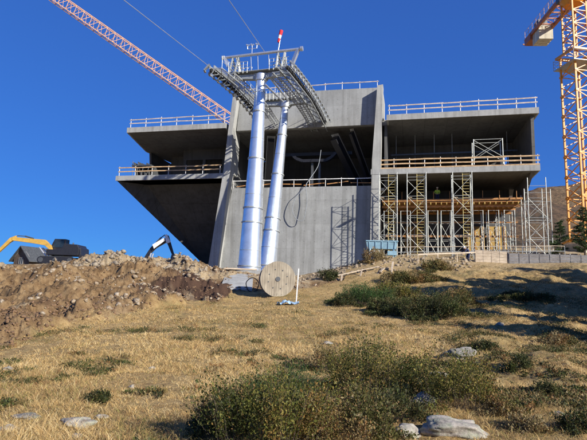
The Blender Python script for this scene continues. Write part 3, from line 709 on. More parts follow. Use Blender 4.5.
for s in ((0,-1),(1,0),(0,1),(-1,0)):
    c = cc+ex*s[0]*1.5+ey*s[1]*1.5+Vector((0,0,zc)); d = ex if s[0]==0 else ey
    m.bar(c-d*1.55,c+d*1.55,.3,.22)
m.build('climbing_collar', M['orange'], CR)
m = MB()
for z in (.35,.75,1.1): 
    for s in ((0,-1),(1,0),(0,1),(-1,0)):
        c = cc+ex*s[0]*1.75+ey*s[1]*1.75+Vector((0,0,zc-1.4+z)); d = ex if s[0]==0 else ey; m.tube(c-d*1.75,c+d*1.75,.025,n=5)
for s in sg: m.tube(cc+ex*s[0]*1.75+ey*s[1]*1.75+Vector((0,0,zc-1.5)),cc+ex*s[0]*1.75+ey*s[1]*1.75+Vector((0,0,zc-.2)),.03,n=5)
m.build('collar_handrail', M['gsteel'], CR)
MB().obox(cc+Vector((0,0,zc-1.45)),(ex,ey,ZZ),(1.75,1.75,.04)).build('collar_platform', M['gsteel'], CR)
zt = zc+.3+1.65*4
MB().tube(cc+ZZ*zt,cc+ZZ*(zt+.55),1.45,1.45,36).build('slewing_ring', M['orange'], CR, smooth=True)
MB().tube(cc+ZZ*(zt-.5),cc+ZZ*zt,1.0,1.4,36).build('ring_support', M['orange'], CR, smooth=True)
H0 = zt+1.0; _e = onz(537,36,H0); cj = Vector((_e.x-cc.x,_e.y-cc.y,0)); LJ = cj.length-.2; cj.normalize(); cs = Vector((cj.y,-cj.x,0)); pass
MB().obox(cc+ZZ*(zt+1.0),(cj,cs,ZZ),(1.5,1.3,.45)).build('turntable', M['dsteel'], CR)
e0 = cc+cj*1.2+ZZ*H0
for s in (-1,1): MB().bar(e0+cs*s*1.0,e0+cs*s*1.0+cj*LJ,.28,.45).build('counter_jib_beam', M['redor'], CR)
m = MB()
for k in range(9):
    a = e0+cj*(k*1.4); m.bar(a-cs*1.0,a+cs*1.0,.12,.16)
    if k < 8: m.bar(a-cs*1.0,a+cj*1.4+cs*1.0,.07) if k%2 else m.bar(a+cs*1.0,a+cj*1.4-cs*1.0,.07)
m.build('counter_jib_brace', M['redor'], CR)
MB().obox(e0+cj*5.2-cs*.75+ZZ*.28,(cj,cs,ZZ),(5.4,.35,.03)).build('walkway', M['gsteel'], CR)
m = MB()
for k in range(9):
    for s in (-1.25,1.25): m.tube(e0+cj*(k*LJ/8.)+cs*s,e0+cj*(k*LJ/8.)+cs*s+ZZ*1.15,.03,n=5)
for s in (-1.25,1.25):
    for z in (.6,1.15): m.tube(e0+cs*s+ZZ*z,e0+cj*LJ+cs*s+ZZ*z,.025,n=5)
m.build('counter_jib_handrail', M['orange2'], CR)
for k in range(3):
    MB().obox(e0+cj*(LJ-3.2+k*.72)-ZZ*.75+cs*.1,(cj,cs,ZZ),(.31,.95,1.0)).build('ballast_block', M['ballast'], CR, bev=.03)
MB().obox(e0+cj*(LJ-.6)-ZZ*.35,(cj,cs,ZZ),(.95,1.2,.45)).build('ballast_frame', M['redor'], CR)
MB().obox(e0+cj*(LJ-2.3)+ZZ*.9,(cj,cs,ZZ),(.7,.6,.5)).build('hoist_winch', M['dsteel'], CR)
# tower head, jib and stays above the frame
apex = cc+ZZ*(zt+9)
m = MB()
for s in sg: m.bar(cc+cj*s[0]*.8+cs*s[1]*.8+ZZ*(zt+1.4),apex,.15)
m.build('tower_head', M['orange'], CR)
fj = -cj; jb = MB(); jc = MB()
JP = lambda t_, i: (cc+fj*1.3+fj*t_*2.2+ZZ*H0+(cs*(-.7) if i==0 else cs*.7 if i==1 else ZZ*1.3))
for i in range(3): jc.bar(JP(0,i),JP(8,i),.14)
for k in range(8):
    for i in range(3): jb.bar(JP(k,i),JP(k+1,(i+1)%3),.07); jb.bar(JP(k,i),JP(k,(i+1)%3),.07)
jc.build('jib_chord', M['orange'], CR); jb.build('jib_lattice', M['orange'], CR)
MB().tube(apex,JP(6,2),.04,n=6).tube(apex,e0+cj*(LJ-3)+ZZ*.2,.04,n=6).build('pendant_tie', M['steel'], CR)
MB().obox(cc+cs*2.0+fj*.8+ZZ*(zt+1.2),(cj,cs,ZZ),(.8,.6,1.0)).build('operator_cab', M['white'], CR)
# base
MB().box(Vector((cc.x,cc.y,7.4)),(2.2,2.2,.7),yaw).build('foundation_block', M['ballast'], CR, bev=.05)
for s in sg: MB().bar(cc+ex*s[0]*1.2+ey*s[1]*1.2+ZZ*8.7,cc+ex*s[0]*2.1+ey*s[1]*2.1+ZZ*8.1,.2).build('base_strut', M['orange'], CR)

# second crane behind the building, its raised jib over the roof
j0 = atY(242,128.5,82); j1 = atY(40,-13,80)
pv = j0.copy()
C2 = thing('luffing_crane', (pv.x,pv.y,2), 'crane behind the building with a pale orange lattice jib rising to the top left', 'crane')
dj = (j1-j0); nj = 26; dn = dj.normalized(); sj = Vector((0,1,0)); sj = (sj-dn*sj.dot(dn)).normalized(); uj = sj.cross(dn); uj = uj if uj.z > 0 else -uj
def J2(t_, i):
    tp = min(1,.35+t_/2.5) if t_ < 2 else 1
    return j0+dj*(t_/nj)+[sj*-.95-uj*.75, sj*.95-uj*.75, uj*.95+sj*-.5, uj*.95+sj*.5][i]*tp
jc = MB(); jb = MB()
for k in range(nj):
    for i in range(4): jc.bar(J2(k,i),J2(k+1,i),.12 if i < 2 else .11)
    for a, b in ((0,2),(1,3)): jb.bar(J2(k,a),J2(k+.5,b),.06); jb.bar(J2(k+.5,b),J2(k+1,a),.06)
    jb.bar(J2(k,0),J2(k,1),.07); jb.bar(J2(k,0),J2(k+1,1),.06); jb.bar(J2(k,2),J2(k,3),.06)
jc.build('jib_chord', M['orange2'], C2); jb.build('jib_lattice', M['orange2'], C2)
m = MB(); g = MB(); mz = pv.z-2; P = lambda t_, i: Vector((pv.x+1.4,pv.y,0))+Vector((sg[i][0]*.95,sg[i][1]*.95,2+t_*(mz-2)/12))
lattice(m,g,P,12,'x',.18,.09); m.build('mast_chord', M['orange2'], C2); g.build('mast_lattice', M['orange2'], C2)
MB().box((pv.x+1.6,pv.y,pv.z-1.2),(1.8,1.3,.8)).build('machinery_deck', M['orange2'], C2)
MB().box((pv.x+4.6,pv.y,pv.z-1.4),(1.2,1.2,.9)).build('ballast_block', M['ballast'], C2)

# ---------------------------------------------------------------- site objects
# reel
rc = atY(277,279.3,34.3); fd = (EYE-rc); fd.z = 0; fd.normalize(); fd = Matrix.Rotation(radians(7),3,'Z')@fd; sd = Vector((-fd.y,fd.x,0)); RR = 1.19
gz = rc.z-RR
RE = thing('cable_drum', (rc.x,rc.y,gz), 'large round wooden cable drum standing upright at the foot of the pylon', 'cable drum')
def disc(c, r, th, name):
    # planked disc
    n = 15; o = None; m = MB()
    for k in range(n):
        x0 = -r+2*r*k/n+.004; x1 = -r+2*r*(k+1)/n-.004
        xs = np.linspace(x0,x1,4); up = [sqrt(max(0,r*r-x*x)) for x in xs]
        poly = [c+sd*float(x)+ZZ*h for x, h in zip(xs,up)]+[c+sd*float(x)-ZZ*h for x, h in list(zip(xs,up))[::-1]]
        m.prism(poly, fd*(th*(1+.08*random.random())))
    return m.build(name, M['reelw'], RE)
disc(rc+fd*.45,RR,.07,'flange'); disc(rc-fd*.55,RR,.07,'flange')
MB().tube(rc-fd*.48,rc+fd*.45,.62,.62,28).build('barrel', M['reelw'], RE, smooth=True)
m = MB()
for k in range(4): m.obox(rc+fd*.54+ZZ*(.0)+sd*0,(sd*cos(k*pi/4)+ZZ*sin(k*pi/4),fd,-sd*sin(k*pi/4)+ZZ*cos(k*pi/4)),(.0,.0,.0)) if False else None
MB().tube(rc+fd*.50,rc+fd*.56,.16,.16,20).build('hub_plate', M['dsteel'], RE)
m = MB()
for k in range(8): a = k*pi/4+.3; c = rc+fd*.5+(sd*cos(a)+ZZ*sin(a))*.66; m.tube(c,c+fd*.05,.04,.04,8)
m.build('bolt', M['dsteel'], RE)
# pylon foundation slab
fz = b1.z
PD = tag(MB().prism([Vector((b1.x-1.9,b1.y-1.6,.4)),Vector((b1.x+2.4,b1.y-2.2,.4)),Vector((b1.x+4.4,b1.y+7.4,.4)),Vector((b1.x-1.4,b1.y+6.8,.4))],(0,0,fz+.25-.4)).build('pylon_footing', M['conc']), 'pale concrete footing block under the two pylon legs', 'footing')
p1 = hit(236,291); 
PL = tag(MB().obox((p1+Vector((b1.x-.6,b1.y-1.9,b1.z-.1)))/2,((Vector((b1.x-.6,b1.y-1.9,b1.z-.1))-p1),(1,.1,0),Vector((b1.x-.6,b1.y-1.9,b1.z-.1)-0*p1 if False else (0,0,1))),((Vector((b1.x-.6,b1.y-1.9,b1.z-.1))-p1).length/2,1.15,.1)).build('concrete_ramp', M['conc']), 'smooth grey concrete ramp slab left of the wooden drum', 'slab')
m = MB(); bx = atY(243,268,43.4)
tag(MB().box(bx+Vector((-.2,0,-.1)),(1.4,.3,.06),.1).build('plank', M['woodb']), 'plank lying across the pylon footing', 'plank')
# black cable coil left of drum
q0 = hit(252,292)
pts = [q0+Vector((.0+.45*cos(a)*(1+.05*sin(5*a)),.1*a*.1,.5+.5*sin(a))) for a in np.linspace(0,4*pi,60)]
tag(MB().path(pts,.03,6).build('cable_coil', M['rubber'], smooth=True), 'loose coil of black cable against the left side of the wooden drum', 'cable coil')
# marker stake with blue base
s0 = hit(296,303.5); s0.z = zp(s0.x,s0.y)
ST = thing('marker_stake', s0, 'white marker stake standing in front and right of the wooden drum', 'stake')
MB().bar(s0-ZZ*.2,s0+ZZ*1.95+Vector((.1,0,0)),.065).build('stake', M['white'], ST)
s1_ = hit(288,305)
BL = thing('blue_tarpaulin', s1_, 'small crumpled blue tarpaulin lying in the grass in front of the wooden drum', 'tarpaulin')
xs = np.linspace(-.6,.6,34); ys = np.linspace(-.25,.25,18); X, Y = np.meshgrid(xs,ys); Zt = zg(X+s1_.x,Y+s1_.y)+.04+np.abs(fbm(X*4+4,Y*5,4,31,.65))*.28+.14*np.exp(-((X+.1)**2*14+Y**2*12))
n_, m_ = X.shape; ii = np.arange(n_-1)[:,None]*m_; jj = np.arange(m_-1)[None]; Fq = np.stack([ii+jj,ii+jj+1,ii+m_+jj+1,ii+m_+jj],-1).reshape(-1,4)
npmesh('sheet', np.stack([X+s1_.x,Y+s1_.y,Zt],-1).reshape(-1,3), Fq, M['bluesh'], BL, None, True)
# blue skip on legs
bc = atY(381.5,252,48.3); bz = bc.z
SK = thing('site_skip', (bc.x,bc.y,bz-.5), 'light blue open topped steel skip on legs in front of the ladder tower', 'skip')
def trough(c, l0, l1, w, h, t=.05):
    m = MB(); yw = -.12; ax = Vector((cos(yw),sin(yw),0)); ay = Vector((-sin(yw),cos(yw),0))
    b = [c+ax*(-l0)+ay*-w*.8, c+ax*l0+ay*-w*.8, c+ax*l0+ay*w*.8, c-ax*l0+ay*w*.8]
    tp = [c+ax*(-l1)-ay*w+ZZ*h, c+ax*l1-ay*w+ZZ*h, c+ax*l1+ay*w+ZZ*h, c-ax*l1+ay*w+ZZ*h]
    m.add(b+tp, [(0,1,2,3),(0,1,5,4),(1,2,6,5),(2,3,7,6),(3,0,4,7)]); return m, tp, ax, ay
m, tp, ax, ay = trough(bc+ZZ*.25,1.35,1.5,.7,.75); m.build('tub', M['blue'], SK)
m = MB()
for a, b in zip(tp,tp[1:]+tp[:1]): m.bar(a,b,.1,.1)
m.build('rim', M['blue'], SK)
m = MB()
for k in range(-2,3): m.bar(bc+ax*k*.6-ay*.6+ZZ*.28,bc+ax*k*.62-ay*.72+ZZ*.98,.07,.05)
m.build('rib', M['blue'], SK)
for sx, sy in ((-1,-1),(1,-1),(1,1),(-1,1)): MB().bar(bc+ax*sx*1.1+ay*sy*.5+ZZ*.3,bc+ax*sx*1.2+ay*sy*.55-ZZ*.5,.12).build('leg', M['blue'], SK)
c = bc+ax*.95-ay*.5; MB().obox(c-ZZ*.15,(ax,ay,ZZ),(.42,.3,.2)).build('tool_box', M['blue'], SK)
# timber barrier
def barrier(label, p, q, h, mat, nb=4, name='board_barrier', nx=4):
    p = Vector(p); q = Vector(q); r = thing(name, p, label, 'barrier', None); d = q-p; nrm = Vector((d.y,-d.x,0)).normalized()
    for k in range(nb):
        m = MB(); 
        for j in range(nx):
            a = p+d*(j/nx+.004)+ZZ*(h*(k+.5)/nb); b = p+d*((j+1)/nx-.004)+ZZ*(h*(k+.5)/nb)
            m.bar(a+nrm*random.uniform(0,.03),b+nrm*random.uniform(0,.03),.03,h/nb*.94)
        m.build('board_row', mat, r)
    for j in range(nx+1): MB().bar(p+d*(j/nx)-nrm*.05-ZZ*.3,p+d*(j/nx)-nrm*.05+ZZ*(h+.1),.09).build('post', M['woodg'], r)
    return r
gp = lambda px, py, Y: atY(px,py,Y)
barrier('pale raw board barrier beside the worker in navy', gp(475,262,47), gp(508,264,46.6), 1.15, M['woodb'])
barrier('bluish grey board barrier along the top of the right hand grass', gp(509,264.5,46.5), gp(592,267,45), 1.05, M['woodg'], nx=8)
t = thing('pipe_fence', gp(396,258,48), 'thin pipe fence running in front of the scaffold towers', 'fence')
a = gp(396,257,48.6); b = gp(565,256,48.2); d = b-a
for k in range(13): MB().tube(a+d*k/12-ZZ*.4,a+d*k/12+ZZ*1.0,.03,n=6).build('post', M['gsteel'], t)
for z in (.45,.95): 
    m = MB()
    for k in range(12): m.tube(a+d*k/12+ZZ*(z+.02*(k%3)),a+d*(k+1)/12+ZZ*(z+.02*((k+1)%3)),.035,n=6)
    m.build('rail', M['woodb'] if z > .6 else M['gsteel'], t)
t = thing('timber_handrail', gp(430,262,46.5), 'sloping pale timber handrail on short posts left of the board barrier', 'handrail')
a = hit(418,264); b = gp(476,262,46.8); a.z = zp(a.x,a.y)
for k in range(4): q = a.lerp(b,k/3); MB().bar(Vector((q.x,q.y,zp(q.x,q.y)-.2)),Vector((q.x,q.y,q.z+.85)),.08).build('post', M['woodb'], t)
MB().bar(a+ZZ*.8,b+ZZ*.9,.06,.12).build('rail', M['woodb'], t)
# broken timber pile
def plank(px0,py0,Y0,px1,py1,Y1,w,h,label):
    tag(MB().bar(atY(px0,py0,Y0),atY(px1,py1,Y1),w,h).build('plank', M['woodb']), label, 'plank', 'planks of the broken timber pile')
plank(337,275.5,42,378,266.5,43,.25,.07,'long plank lying across the top of the broken timber pile')
plank(346,289,40.5,353,279,41.5,.16,.06,'short pale plank sticking up at the lower end of the timber pile')
plank(341,286,41,342,275,41.5,.12,.12,'upright post at the left end of the timber pile')
plank(372,279,41.6,384,268,42.6,.22,.06,'tilted plank at the right end of the timber pile')
plank(366,281,41.2,386,272.5,42.2,.22,.06,'low plank slanting under the right end of the timber pile')
plank(360,278,41.6,362,269,42,.1,.1,'stub post in the middle of the timber pile')
plank(391,275,42,393,262,43,.14,.14,'thick upright post right of the timber pile')
plank(313,291,39,316,284,39.2,.09,.09,'thin pale stake in the dark earth left of the timber pile')
plank(300,283,42,331,280.5,43,.2,.06,'grey board lying in the dark earth below the front wall')
plank(310,287,40,338,286,41,.2,.06,'flat board lying at the foot of the dark earth bank')

# mountain hut
hb = atY(34,266,75); hz = hb.z-.3
HT = thing('mountain_hut', (hb.x,hb.y,hz), 'small old timber hut with a dark gabled roof under the yellow digger arm', 'hut', None, radians(-24))
m4 = WM[HT.name]; W3 = lambda x, y, z: m4@Vector((x,y,z))
hw, hl, eh, rh = 1.6, 2.2, 1.45, 3.1
MB().prism([W3(-hw,-hl,-.6),W3(hw,-hl,-.6),W3(hw,-hl,eh),W3(0,-hl,rh-.12),W3(-hw,-hl,eh)],W3(0,hl,0)-W3(0,-hl,0)).build('wall', M['hutw'], HT)
for s in (-1,1):
    a = W3(0,-hl-.4,rh); b = W3(s*(hw+.55),-hl-.4,eh-.55); MB().prism([a,b,b-ZZ*.14,a-ZZ*.14],W3(0,hl+.4,0)-W3(0,-hl-.4,0)).build('roof', M['roof'], HT)
wn = MB().prism([W3(-.35,-hl-.03,.5),W3(.35,-hl-.03,.5),W3(.35,-hl-.03,1.3),W3(-.35,-hl-.03,1.3)],W3(0,.02,0)-W3(0,0,0)).build('window', M['glass'], HT)
m = MB()
for a, b in (((-.4,.45),(.4,.45)),((.4,.45),(.4,1.35)),((.4,1.35),(-.4,1.35)),((-.4,1.35),(-.4,.45)),((0,.45),(0,1.35))): m.bar(W3(a[0],-hl-.06,a[1]),W3(b[0],-hl-.06,b[1]),.07)
m.build('frame', M['woodg'], wn)
for s,z in ((-1,1.2),): MB().bar(W3(-hw,-hl-.02,eh),W3(0,-hl-.02,rh-.2),.08,.16).bar(W3(hw,-hl-.02,eh),W3(0,-hl-.02,rh-.2),.08,.16).build('barge_board', M['woodg'], HT)

# excavators
def ex_tracks(E, P, ln=2.2, w=1.25):
    for s in (-1,1):
        pts = []
        for k in range(24):
            a = 2*pi*k/24; pts.append((cos(a)*.42+(ln-.42 if cos(a) > 0 else -(ln-.42)), .42+sin(a)*.42))
        tk = MB().prism([P(x,s*w-.3,z) for x, z in pts], P(0,.6,0)-P(0,0,0)).build('track', M['black'], E)
        m = MB()
        for k in range(24):
            x = -ln+.4+(2*ln-.8)*k/23; m.bar(P(x,s*w-.33,.86),P(x,s*w+.33,.86),.07,.05)
        m.build('track_shoe', M['dsteel'], tk)
        for x in (-ln+.45,0,ln-.45): MB().tube(P(x,s*w-.34,.42),P(x,s*w+.34,.42),.3,n=14).build('roller', M['dsteel'], tk)
def excavator(label, base, yaw, boom, stick, col, bodycol, sc=1, bucket=True):
    E = thing('excavator', base, label, 'excavator', None, yaw); mw = WM[E.name]
    P = lambda x, y, z: mw@Vector((x*sc,y*sc,z*sc))
    ex_tracks(E,P)
    MB().tube(P(0,0,.7),P(0,0,1.05),.8*sc,n=20).build('turntable', M['dsteel'], E)
    MB().prism([P(-2.6,-1.3,1.05),P(1.3,-1.3,1.05),P(1.3,-1.3,1.7),P(-.5,-1.3,1.75),P(-.75,-1.3,2.45),P(-2.4,-1.3,2.4),P(-2.7,-1.3,1.9)],P(0,2.6,0)-P(0,0,0)).build('house', bodycol, E, bev=.05)
    MB().prism([P(-2.95,-1.25,1.1),P(-2.6,-1.25,1.1),P(-2.6,-1.25,2.1),P(-2.85,-1.25,2.0)],P(0,2.5,0)-P(0,0,0)).build('counterweight', M['black'], E, bev=.05)
    cb = MB().prism([P(-.3,-1.28,1.6),P(1.45,-1.28,1.6),P(1.5,-1.28,2.2),P(1.1,-1.28,3.15),P(-.3,-1.28,3.15)],P(0,1.1,0)-P(0,0,0)).build('cab', M['black'], E, bev=.04)
    for y in (-1.3,-.16): MB().prism([P(-.1,y,2.1),P(1.3,y,2.1),P(1.0,y,3.0),P(-.1,y,3.0)],P(0,.02,0)-P(0,0,0)).build('window', M['glass'], cb)
    MB().tube(P(-1.6,.6,2.1),P(-1.6,.6,2.65),.09*sc,n=8).build('exhaust', M['dsteel'], E)
    # boom in world points relative (x,z) list with widths
    def limb(pts, name, mat, y=.15, wd=.45):
        m = MB()
        up = [P(x,y-wd/2,z+h/2) for x, z, h in pts]; dn_ = [P(x,y-wd/2,z-h/2) for x, z, h in pts]
        m.prism(up+dn_[::-1], P(0,wd,0)-P(0,0,0)); return m.build(name, mat, E, bev=.03)
    bo = limb(boom,'boom',col); st = limb(stick,'stick',col if sc == 1 else col,.15,.36)
    (x0,z0,_),(x1,z1,_) = boom[0],boom[len(boom)//2]
    for y in (-.25,.55): 
        MB().tube(P(x0+.6,y,z0-.2),P((x0+x1)/2+.3,y,(z0+z1)/2+.1),.09*sc,n=8).build('lift_ram', M['steel'], bo)
    a = boom[len(boom)//2]; b = stick[0]
    MB().tube(P(a[0],.15,a[1]+.32),P((a[0]+b[0])/2,.15,(a[1]+b[1])/2+.38),.09*sc,n=8).tube(P((a[0]+b[0])/2,.15,(a[1]+b[1])/2+.38),P(b[0]-.1,.15,b[1]+.2),.05*sc,n=8).build('stick_ram', M['dsteel'], bo)
    e = stick[-1]
    bk = [(e[0]-.1,e[1]+.2),(e[0]+.5,e[1]),(e[0]+.55,e[1]-.7),(e[0]+.1,e[1]-1.1),(e[0]-.7,e[1]-1.0),(e[0]-.2,e[1]-.6),(e[0]-.2,e[1]-.2)]
    b_ = MB().prism([P(x,-.4,z) for x, z in bk],P(0,1.1,0)-P(0,0,0)).build('bucket', M['dsteel'], E)
    m = MB()
    for k in range(5): m.bar(P(e[0]-.68,-.35+k*.26,e[1]-1.0),P(e[0]-.98,-.35+k*.26,e[1]-.92),.08,.05)
    m.build('tooth', M['dsteel'], b_)
    return E
# yellow excavator (boom to the left); local x towards the boom
eb = atY(60.5,264.3,62); k = 62/500
def rel(px, py, base, Y): q = atY(px,py,Y); return (-(q.x-base.x), q.z-base.z)
def limbpts(L_, base, Y): return [rel(x,y,base,Y)+(h,) for x, y, h in L_]
excavator('yellow excavator with a long arched arm, black cab above the spoil heap', eb, pi, limbpts([(54,256,.5),(51.5,248,.6),(46,242.8,.68),(34,241.3,.55),(22,239.8,.5),(13.5,239,.42)],eb,62), limbpts([(17,237.4,.4),(11,240.5,.62),(1,250,.48),(-9,259,.36)],eb,62), M['yellow'], M['black'])
YE = 54; eb2 = atY(134,292,YE)
def rel2(px, py): q = atY(px,py,YE); return (q.x-eb2.x, q.z-eb2.z)
E2 = excavator('half hidden excavator behind the rubble with only its bent white and black arm showing', eb2, 0, [rel2(x,y)+(h,) for x,y,h in ((142,263,.5),(150,251,.62),(156,245,.66),(166,240,.5))], [rel2(x,y)+(h,) for x,y,h in ((165.5,236.5,.4),(168,240,1.0),(171,249,.7),(173.5,256,.4))], M['black'], M['black'])
_p = [Vector((eb2.x+a_[0],eb2.y-.45,eb2.z+a_[1])) for a_ in (rel2(153.5,245),rel2(165,238.3),rel2(166,241),rel2(155,249))]
MB().prism(_p,(0,.12,0)).build('boom_panel', M['white'], E2)
_p = [Vector((eb2.x+a_[0],eb2.y-.4,eb2.z+a_[1])) for a_ in (rel2(165.5,236),rel2(167.5,234.5),rel2(171.5,242.5),rel2(167.3,244))]
MB().prism(_p,(0,.12,0)).build('stick_panel', M['clothw'], E2)
sk = atY(94,259,58)
tag(MB().box(sk,(1.5,.8,.35),.1).box(sk+Vector((.3,0,.42)),(.7,.6,.1),.1).build('tool_chest', M['black'], bev=.05), 'low black chest behind the spoil heap right of the yellow excavator', 'chest')

# ---------------------------------------------------------------- people
def skinned(name, V, E, R, mat, parent, sub=1):
    me = bpy.data.meshes.new(name); inv = WM[parent.name].inverted(); me.from_pydata([inv@Vector(v) for v in V], E, []); me.materials.append(mat)
    o = bpy.data.objects.new(name, me); C.objects.link(o); o.parent = parent; WM[o.name] = WM[parent.name]
    import bmesh
    bm = bmesh.new(); bm.from_mesh(me); ly = bm.verts.layers.skin.verify(); bm.verts.ensure_lookup_table()
    for i, r in enumerate(R): bm.verts[i][ly].radius = (r,r)
    bm.verts[0][ly].use_root = True; bm.to_mesh(me); bm.free()
    o.modifiers.new('skin','SKIN'); s = o.modifiers.new('sub','SUBSURF'); s.levels = sub; s.render_levels = sub
    return o
def person(label, base, face, bend, top, bottom, arms):
    """face yaw; bend forward angle of the torso"""
    T = thing('person', base, label, 'person', None, face); mw = WM[T.name]
    w = lambda x, y, z: mw@Vector((x,y,z))   # local +x is forwards
    def tor(h, y=0, f=0): return (sin(bend)*h+f*cos(bend), y, .92+cos(bend)*h-f*sin(bend))
    pel = (0,0,.92); che = tor(.38); nec = tor(.53); hea = tor(.64,0,.02); crown = tor(.78,0,.02)
    V = [pel,che,nec,hea,crown]; R = [.13,.15,.055,.085,.07]; E = [(0,1),(1,2),(2,3),(3,4)]
    V.append(tor(.66,0,.11)); R.append(.02); E.append((3,5))
    for s in (-1,1):
        for pts, rr in ([( (0,s*.1,.88),(.03+bend*.12,s*.11,.5),(-.02,s*.12,.09),(.14,s*.13,.035)),(.085,.06,.042,.035)],
                        [(tor(.46,s*.2),arms[0] if s<0 else arms[1],arms[2] if s<0 else arms[3]),(.055,.042,.032)]):
            prev = 0 if rr[0] == .085 else 1
            for p, r_ in zip(pts,rr): V.append(p); R.append(r_); E.append((prev,len(V)-1)); prev = len(V)-1
            if rr[0] != .085:
                h0 = Vector(V[-1]); dd = (h0-Vector(V[-2])).normalized(); V.append(tuple(h0+dd*.07)); R.append(.034); E.append((prev,len(V)-1)); hd = len(V)-1
                for k in range(4): V.append(tuple(Vector(V[hd])+dd*(.06+.01*(k in (1,2)))+Vector((-.02,(k-1.5)*.024,-.01)))); R.append(.009); E.append((hd,len(V)-1))
                V.append(tuple(h0+dd*.05+Vector((.05,0,.0)))); R.append(.01); E.append((prev,len(V)-1))
    skinned('body',[w(*v) for v in V],E,R,M['skin'],T,2)
    jv = [pel,che,tor(.49)]; jr = [.16,.18,.09]; je = [(0,1),(1,2)]
    for i, s in enumerate((-1,1)):
        sh = tor(.46,s*.2); el = arms[i]; wr = tuple(Vector(el).lerp(Vector(arms[2+i]),.9)); jv += [sh,el,wr]; jr += [.085,.062,.05]; k = len(jv); je += [(1,k-3),(k-3,k-2),(k-2,k-1)]
    skinned('jacket',[w(*v) for v in jv],je,jr,top,T,2)
    tv = [(0,0,.95)]; tr_ = [.155]; te = []
    for s in (-1,1):
        tv += [(0,s*.1,.86),(.03+bend*.12,s*.11,.5),(-.02,s*.12,.1)]; tr_ += [.11,.08,.065]; k = len(tv); te += [(0,k-3),(k-3,k-2),(k-2,k-1)]
    skinned('trousers',[w(*v) for v in tv],te,tr_,bottom,T,2)
    for s in (-1,1): MB().obox(w(.05,s*.12,.05),(mw.to_3x3()@Vector((1,0,0)),mw.to_3x3()@Vector((0,1,0)),ZZ),(.15,.055,.05)).build('boot', M['black'], T, bev=.03)
    hc = w(*tor(.735,0,.02)); ax_ = (w(*tor(.84,0,.02))-hc).normalized()
    m = MB(); prof = [(.135,-.01),(.13,.0),(.122,.03),(.10,.075),(.06,.105),(.01,.115)]; pts = [hc+ax_*z for r_, z in prof]
    m.path(pts,[r_ for r_,z in prof],16); m.build('helmet', M['helmet'], T, smooth=True)
    return T
pw = atY(469,258.5,48.3); pw.z = zp(pw.x,pw.y)-.25
person('person in navy work clothes bending forward beside the pale board barrier', pw, radians(200), radians(48), M['navy'], M['navy'], ((.62,-.22,.95),(.62,.22,.95),(.78,-.15,.72),(.78,.15,.72)))
pe = L(15.75,3.4,12.23)
person('person in a yellow green high visibility jacket standing on the orange formwork deck', pe, radians(-105), radians(4), M['hivis'], M['navy'], ((.08,-.28,1.12),(.08,.28,1.12),(.26,-.2,.98),(.26,.2,.98)))

# ---------------------------------------------------------------- rocks
def rock_np(c, sx, sy, sz, seed, rot=0, sub=4):
    import bmesh
    bm = bmesh.new(); bmesh.ops.create_icosphere(bm, subdivisions=sub, radius=1)
    for v in bm.verts:
        p = v.co.copy(); q = Vector((p.x,p.y,p.z))
        # chisel flats
        for k in range(7):
            rnd = random.Random(seed*31+k); nrm = Vector((rnd.uniform(-1,1),rnd.uniform(-1,1),rnd.uniform(-.6,1))).normalized(); dd = rnd.uniform(.55,.85)
            e = q.dot(nrm)-dd
            if e > 0: q -= nrm*e*.9
        q *= 1+.24*mnoise.fractal(q*1.6+Vector((seed*3.1,0,0)),.8,2,5)+.03*mnoise.noise(q*9)
        v.co = q
    V = np.array([v.co[:] for v in bm.verts])*[sx,sy,sz]; F = np.array([[v.index for v in f.verts] for f in bm.faces]); bm.free()
    cr, sr = cos(rot), sin(rot); V = V@np.array([[cr,sr,0],[-sr,cr,0],[0,0,1]])+np.array(c)
    return V, F
ROCKS = [ # px, py(base), halfwidth px, height px, mat, label
 (459,439,34,16,'rockp','broad pale flat rock at the bottom edge below the dark bushes'),
 (409,439,20,11,'rockp','pale rock at the bottom edge left of the broad flat rock'),
 (374,441,12,9,'rockp','small pale rock at the bottom edge under the olive bush'),
 (423,407,15,13,'rockd','grey lichened rock between the two olive bushes'),
 (466,360,18,10,'rockd','dark grey rock above the right olive bush'),
 (440,378,9,5,'rockp','small tan rock left of the right olive bush'),
 (75,427,17,8,'rockp','long pale rock in the dry grass at lower left'),
 (24,421,13,5,'rockd','flat grey rock in the grass near the lower left corner'),
 (101,419,6,5,'rockp','small pale stone right of the long pale rock'),
 (5,431,10,5,'rockp','half cut stone at the left edge near the bottom'),
 (76,439,6,4,'rockp','small stone touching the bottom edge at the left'),
 (151,370,4,3,'rockp','small pale stone in the middle of the left grass'),
 (131,389,3.5,3,'rockp','tiny pale stone right of the middle of the left grass'),
 (7,371,6,4,'rockp','pale stone at the left edge of the grass below the soil'),
 (329,345,5,3,'rockp','small pale stone above the olive bushes'),
 (501,326,5,3,'rockp','small pale stone on the right hand slope'),
 (562,417,7,4,'rockp','pale stone in the grass at lower right'),
]
for i,(px,py,hw_,hh,mt,lb) in enumerate(ROCKS):
    p = hit(px,min(py,439)); s = p.y/500; V, F = rock_np((p.x,p.y+hw_*s*.35,p.z+hh*s*.3),hw_*s,hw_*s*.6,hh*s*.72,i+3,random.uniform(-.3,.3))
    o = npmesh('rock', V-np.array([p.x,p.y,p.z]), F, M[mt], None, None, True); o.location = p; tag(o, lb, 'rock'); WM[o.name] = Matrix.Translation(p)

